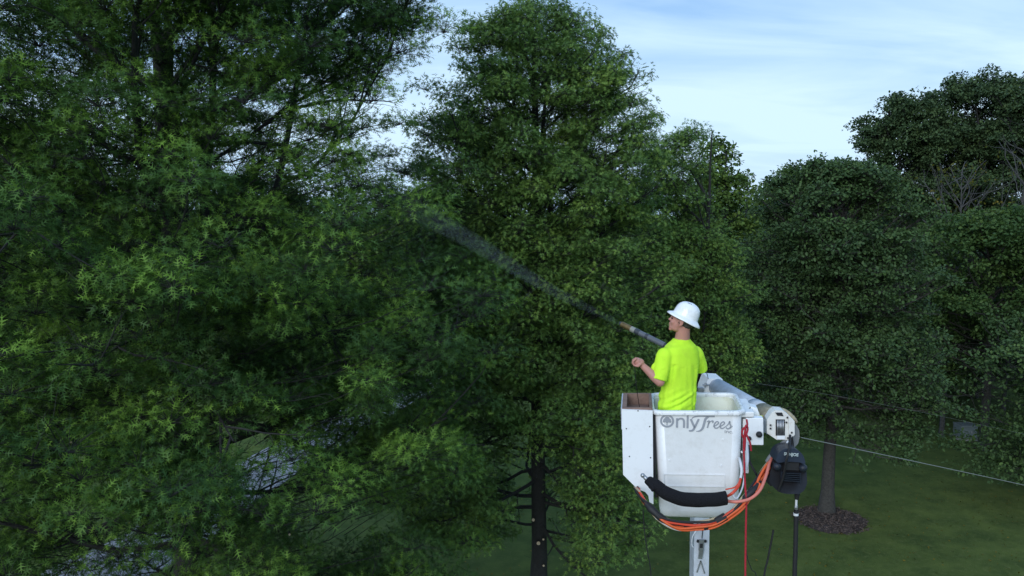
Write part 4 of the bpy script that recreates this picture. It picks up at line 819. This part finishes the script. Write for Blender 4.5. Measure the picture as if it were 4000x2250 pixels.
def bodyf(bm):
    for c_, r_ in (((-.014, 0, .022), (.092, .075, .080)), ((.03, 0, -.028), (.060, .058, .082)), ((.030, 0, -.072), (.050, .050, .036)), ((.070, 0, -.094), (.019, .022, .017)),
                   ((.058, 0, -.075), (.032, .034, .022)), ((.083, 0, .010), (.012, .011, .030)), ((.096, 0, -.010), (.015, .011, .012)), ((.084, 0, -.046), (.014, .024, .010)), ((.081, 0, -.060), (.014, .020, .008)),
                   ((.071, 0, .028), (.018, .044, .014)), ((.058, .036, -.022), (.028, .022, .026)), ((.058, -.036, -.022), (.028, .022, .026))):
        bm_ell(bm, H(*c_), r_, HR)
    for s_ in (1, -1):
        er = HR @ Matrix.Rotation(R(-25 * s_), 3, "Z"); bm_ell(bm, H(-.012, s_ * .083, -.004), (.021, .007, .033), er, 16, 10); bm_ell(bm, H(-.004, s_ * .079, -.032), (.010, .008, .012), er, 12, 8)
    bm_cyl(bm, H(-.035, 0, -.02), Tc(2662, 1345, 7.13), .056, .072, 20); bm_ell(bm, Tc(2660, 1340, 7.12), (.10, .075, .04), TR)
    bm_ell(bm, Tc(2655, 1430), (.17, .10, .20), TR); bm_ell(bm, Tc(2648, 1560), (.15, .10, .22), TR)
    cap(bm, LS, LE, .046, .042); mid = LE.lerp(LW, .35); cap(bm, LE, mid, .043, .044); cap(bm, mid, LW, .042, .028)
    cap(bm, RS, RE, .046, .040); mid = RE.lerp(RW, .35); cap(bm, RE, mid, .043, .044); cap(bm, mid, RW, .042, .028)
    # left hand: loose curl around a thin cord
    Y0 = 6.99; bm_ell(bm, at(2500, 1416, Y0), (.040, .034, .036)); bm_ell(bm, at(2490, 1411, Y0), (.036, .042, .034)); cap(bm, LW, at(2500, 1417, Y0), .028, .030)
    for i in range(4):
        y_ = Y0 - .036 + i * .024; o_ = (0, -2, -1, 2)[i]; l_ = (0.9, 1, 1, .82)[i]
        ch = [at(2484, 1402 + o_, y_), at(2484 - 11 * l_, 1409 + o_, y_), at(2484 - 13 * l_, 1420 + o_, y_ + .003), at(2484 - 5 * l_, 1429 + o_, y_ + .006)]
        for k in range(3): cap(bm, ch[k], ch[k + 1], (.0115, .0105, .0095)[k], (.0105, .0095, .008)[k])
    th = [at(2502, 1422, Y0 - .034), at(2492, 1430, Y0 - .048), at(2481, 1428, Y0 - .044)]
    cap(bm, th[0], th[1], .0135, .012); cap(bm, th[1], th[2], .012, .0095)
    # right hand round the lance grip
    G = GUN0 + gd * .04; sd = gd.cross(Vector((0, 0, 1))).normalized(); up_ = sd.cross(gd)
    cap(bm, RW, G - up_ * .045 - sd * .01, .027, .03); bm_ell(bm, G - up_ * .04 - gd * .0, (.04, .035, .035))
    for i in range(4):
        g0 = G + gd * (-.036 + i * .024); rad = .034
        ch = [g0 + (up_ * math.sin(a) + sd * math.cos(a)) * rad for a in (R(-110), R(-30), R(40), R(105))]
        for k in range(3): cap(bm, ch[k], ch[k + 1], .0105, .0095)
    tb_ = [G - sd * .03 - up_ * .02, G - sd * .036 + up_ * .012 + gd * .02, G - sd * .012 + up_ * .036 + gd * .04]
    cap(bm, tb_[0], tb_[1], .0135, .012); cap(bm, tb_[1], tb_[2], .012, .0095)
body = blob("body", bodyf, .0048, M_SKIN, person, 3)
for s_ in (1, -1):
    bm = bmesh.new(); bm_ell(bm, H(.0785, s_ * .029, .008), (.010, .013, .007), HR, 12, 8); from_bm("eye", bm, M_EYE, person, smooth=True)
def hairf(bm):
    bm_ell(bm, H(-.024, 0, .020), (.088, .079, .080), HR, 24, 16); bm_ell(bm, H(-.055, 0, -.022), (.055, .062, .045), HR, 20, 12); bm_ell(bm, H(.0, 0, .03), (.07, .078, .04), HR)
blob("hair", hairf, .006, M_HAIR, person, 2, disp=lambda c, n_: .002 * mnoise.noise(c * 90))
sec = [(1322, 2662, .076, .074), (1330, 2660, .094, .08), (1340, 2659, .128, .09), (1352, 2658, .162, .102), (1372, 2656, .190, .115), (1410, 2655, .196, .124), (1450, 2654, .186, .126), (1500, 2651, .176, .122), (1545, 2648, .180, .126), (1590, 2643, .186, .132), (1640, 2640, .188, .134)]
def shirtf(bm):
    rv = []
    for py, px, a_, b_ in sec:
        c_ = Tc(px, py, 7.1 + (.02 if py < 1345 else 0)); rg = []
        for i in range(40):
            t_ = i * 2 * math.pi / 40; cx_, sx = math.cos(t_), math.sin(t_); rg.append(bm.verts.new(c_ + tl * a_ * abs(cx_) ** .85 * (1 if cx_ > 0 else -1) + tf * b_ * abs(sx) ** .9 * (1 if sx > 0 else -1)))
        rv.append(rg)
    for a, b in zip(rv, rv[1:]):
        for i in range(40): j = (i + 1) % 40; bm.faces.new((a[i], a[j], b[j], b[i]))
    bm.faces.new(rv[0]); bm.faces.new(rv[-1][::-1]); bmesh.ops.recalc_face_normals(bm, faces=bm.faces)
    def sleeve(s, e, r0, r1, fl):
        bm_cyl(bm, s, e, r0, r1, 24); bm_ell(bm, s, (r0 * .96,) * 3, u=20, v=12); dd = (e - s).normalized(); bm_cyl(bm, e - dd * .03, e, r1, r1 * fl, 24)
    sleeve(Tc(2597, 1388, 7.01), Tc(2573, 1486, 6.945), .076, .070, 1.06)
    sleeve(Tc(2716, 1382, 7.2), Tc(2737, 1444, 7.28), .078, .066, 1.04)
    bm_ell(bm, Tc(2556, 1440, 6.99), (.03, .03, .05))
def folds(c, n_):
    zt_ = (c.z - Tc(2650, 1600).z)
    f = .0035 * mnoise.noise(Vector((c.x * 9, c.y * 9, c.z * 4)))
    low = max(0, 1 - abs(zt_ - .08) / .16)
    f += low * .026 * mnoise.noise(Vector((c.x * 5 + 3, c.y * 5, c.z * 26 - c.x * 12)))
    f += .009 * mnoise.noise(Vector((c.x * 22, c.y * 22, c.z * 3 + 5))) * (1 if zt_ < .42 else .3)
    # long drape lines from the shoulder blades
    f -= .009 * math.exp(-((c.x - (Tc(2618, 1450).x + (c.z - Tc(2650, 1450).z) * .10)) / .012) ** 2) * (1 if zt_ < .45 else 0)
    f -= .004 * math.exp(-((c.x - (Tc(2710, 1450).x - (c.z - Tc(2650, 1450).z) * .12)) / .014) ** 2) * (1 if zt_ < .4 else 0)
    return f
blob("shirt", shirtf, .0065, M_SHIRT, person, 16, disp=folds)
fl = L2W(-.18, .33, -.925)
def legsf(bm):
    for s_, px in ((1, 2612), (-1, 2676)):
        hp_ = Tc(2645, 1600) + tl * s_ * .09; ft = Vector((hp_.x, hp_.y, fl.z + .08)); cap(bm, hp_, hp_.lerp(ft, .5), .088, .065); cap(bm, hp_.lerp(ft, .5), ft, .065, .05)
    bm_ell(bm, Tc(2645, 1590), (.165, .12, .12), TR)
blob("trousers", legsf, .012, M_JEAN, person, 4)
for s_ in (1, -1):
    hp_ = Tc(2645, 1600) + tl * s_ * .09; bm = bmesh.new(); bm_ell(bm, Vector((hp_.x, hp_.y, fl.z + .05)) + tf * .05, (.05, .13, .05), TR); from_bm("boot", bm, M_BOOTL, person, smooth=True)
# hard hat
tt_ = R(23.5); up_h = Vector((math.sin(tt_), -.06, math.cos(tt_))).normalized(); fw = Vector((-math.cos(tt_), .25, math.sin(tt_))); fw = (fw - up_h * fw.dot(up_h)).normalized(); lh = up_h.cross(fw)
HT = Matrix((fw, lh, up_h)).transposed(); hc = at(2676, 1239, 7.09)
bm = bmesh.new(); NA = 64; rv = []
prof_ = [(0.0, .128, 0), (.25, .125, 0), (.5, .112, 0), (.72, .088, 0), (.87, .058, 0), (.96, .026, 0), (1.0, 0.004, 0)]
ringsd = [(1.37, -.022), (1.375, -.018), (1.30, -.008), (1.18, .000), (1.06, .006), (1.0, .014), (.985, .040), (.93, .074), (.82, .101), (.64, .121), (.42, .133), (.2, .139), (.02, .141)]
def hatv(k, z_, a):
    ca, sa = math.cos(a), math.sin(a); rx, ry = .117, .103
    brim = max(0, k - 1.0); zz = z_ + (0 if k > 1 else .0035 * (math.exp(-(sa * k / .14) ** 2) + .8 * math.exp(-((abs(sa) * k - .42) / .09) ** 2)) * (k < .97) * (1 - .3 * ca))
    x_ = rx * k * ca * (1 + .10 * brim * (ca > 0)); y_ = ry * k * sa
    zz -= .015 * brim / .37 * (ca < 0) * abs(ca)
    return hc + HT @ Vector((x_, y_, zz))
inner = [(1.36, -.024), (1.18, -.003), (1.0, .010), (.95, .040), (.88, .074), (.6, .115), (.02, .132)]
for k, z_ in inner[::-1] + ringsd: rv.append([bm.verts.new(hatv(k, z_, i * 2 * math.pi / NA)) for i in range(NA)])
for a, b in zip(rv, rv[1:]):
    for i in range(NA): j = (i + 1) % NA; bm.faces.new((a[i], a[j], b[j], b[i]))
bm.faces.new(rv[-1])
hat = from_bm("hard_hat", bm, M_HAT, person, smooth=True)
bm = bmesh.new()
for a, k in ((R(60), .5), (R(74), .47), (R(88), .45)): bm_ell(bm, hatv(k, .131, a), (.006, .004, .003), HT, 10, 6)
from_bm("vent", bm, M_DARK, hat)

# ------------------------------------------------------------------ spray lance and spray
M_LB = mat("lance_dark", (0.035, 0.04, 0.05), 0.4); M_LG = mat("lance_grey", (0.11, 0.12, 0.14), 0.4, var=.2); M_LW = mat("lance_pale_ring", (0.30, 0.30, 0.27), 0.5, var=.2); M_BR = mat("old_brass", (0.22, 0.15, 0.06), 0.45, metal=.5, var=.5, vscale=30)
ln_ = thing("spray_lance", GUN0, "dark spray lance with pale and brass rings held at the worker's chest", "spray lance")
def seg(t0, t1, r0, r1, m_, nm):
    r0 *= .82; r1 *= .82
    bm = bmesh.new(); a = GUN0.lerp(GUN1, t0); b = GUN0.lerp(GUN1, t1); bm_cyl(bm, a, b, r0, r1, 24); from_bm(nm, bm, m_, ln_, bevel=.002)
seg(-.12, .30, .018, .024, M_LB, "grip"); seg(.30, .56, .034, .034, M_LG, "barrel"); seg(.56, .60, .037, .037, M_LB, "ring"); seg(.60, .70, .034, .034, M_LG, "barrel"); seg(.70, .77, .038, .038, M_LB, "ring"); seg(.77, .84, .035, .035, M_LW, "pale_ring"); seg(.84, 1.0, .036, .034, M_BR, "brass_nozzle"); seg(1.0, 1.03, .026, .022, M_LB, "tip")
hose("trigger_hose", [GUN0 - gd * .05, GUN0 - gd * .12 - Vector((0, -.02, .12)), GUN0 - gd * .1 - Vector((0, 0, .4)), Vector((GUN0.x, GUN0.y - .05, O.z - .5))], .013, M_DARK, ln_)
hose("cord", [at(2477, 1420, 6.98), at(2482, 1470, 7.0), at(2490, 1540, 7.05), at(2500, 1600, 7.3)], .003, M_DARK, ln_)
path = [at(2436, 1270, 7.92), at(2300, 1205, 8.5), at(2150, 1130, 9.2), at(2000, 1040, 10.0), at(1850, 945, 10.9), at(1700, 862, 11.9), at(1540, 780, 13.0)]
spray = hose("spray_mist", path, [.026, .045, .07, .095, .125, .16, .20], None, None, sides=20, n=5)
spray.data.materials.clear()
vm = bpy.data.materials.new("water_mist"); vm.use_nodes = True; t = vm.node_tree; t.nodes.clear(); o = N(t, "ShaderNodeOutputMaterial"); pv = N(t, "ShaderNodeVolumePrincipled"); pv.inputs["Color"].default_value = (.86, .92, 1, 1); pv.inputs["Anisotropy"].default_value = .2
co = N(t, "ShaderNodeTexCoord"); sp = N(t, "ShaderNodeSeparateXYZ"); t.links.new(co.outputs["Object"], sp.inputs[0])
mr = N(t, "ShaderNodeMapRange"); mr.inputs["From Min"].default_value = 7.9; mr.inputs["From Max"].default_value = 13.0; mr.inputs["To Min"].default_value = 1.0; mr.inputs["To Max"].default_value = 0.0; t.links.new(sp.outputs[1], mr.inputs[0])
pw_ = N(t, "ShaderNodeMath", operation="POWER", i_1=.8); t.links.new(mr.outputs[0], pw_.inputs[0])
nn = N(t, "ShaderNodeTexNoise"); nn.inputs["Scale"].default_value = 3.5; nn.inputs["Detail"].default_value = 3; t.links.new(co.outputs["Object"], nn.inputs[0])
m1 = N(t, "ShaderNodeMath", operation="MULTIPLY_ADD", i_1=1.6, i_2=.2); t.links.new(nn.outputs[0], m1.inputs[0])
m2_ = N(t, "ShaderNodeMath", operation="MULTIPLY"); t.links.new(pw_.outputs[0], m2_.inputs[0]); t.links.new(m1.outputs[0], m2_.inputs[1])
m3 = N(t, "ShaderNodeMath", operation="MULTIPLY", i_1=0.30); t.links.new(m2_.outputs[0], m3.inputs[0]); t.links.new(m3.outputs[0], pv.inputs["Density"]); t.links.new(pv.outputs[0], o.inputs["Volume"])
spray.data.materials.append(vm); tag(spray, "thin bluish jet of spray mist arcing up from the lance into the left oak", "spray mist", kind="stuff")
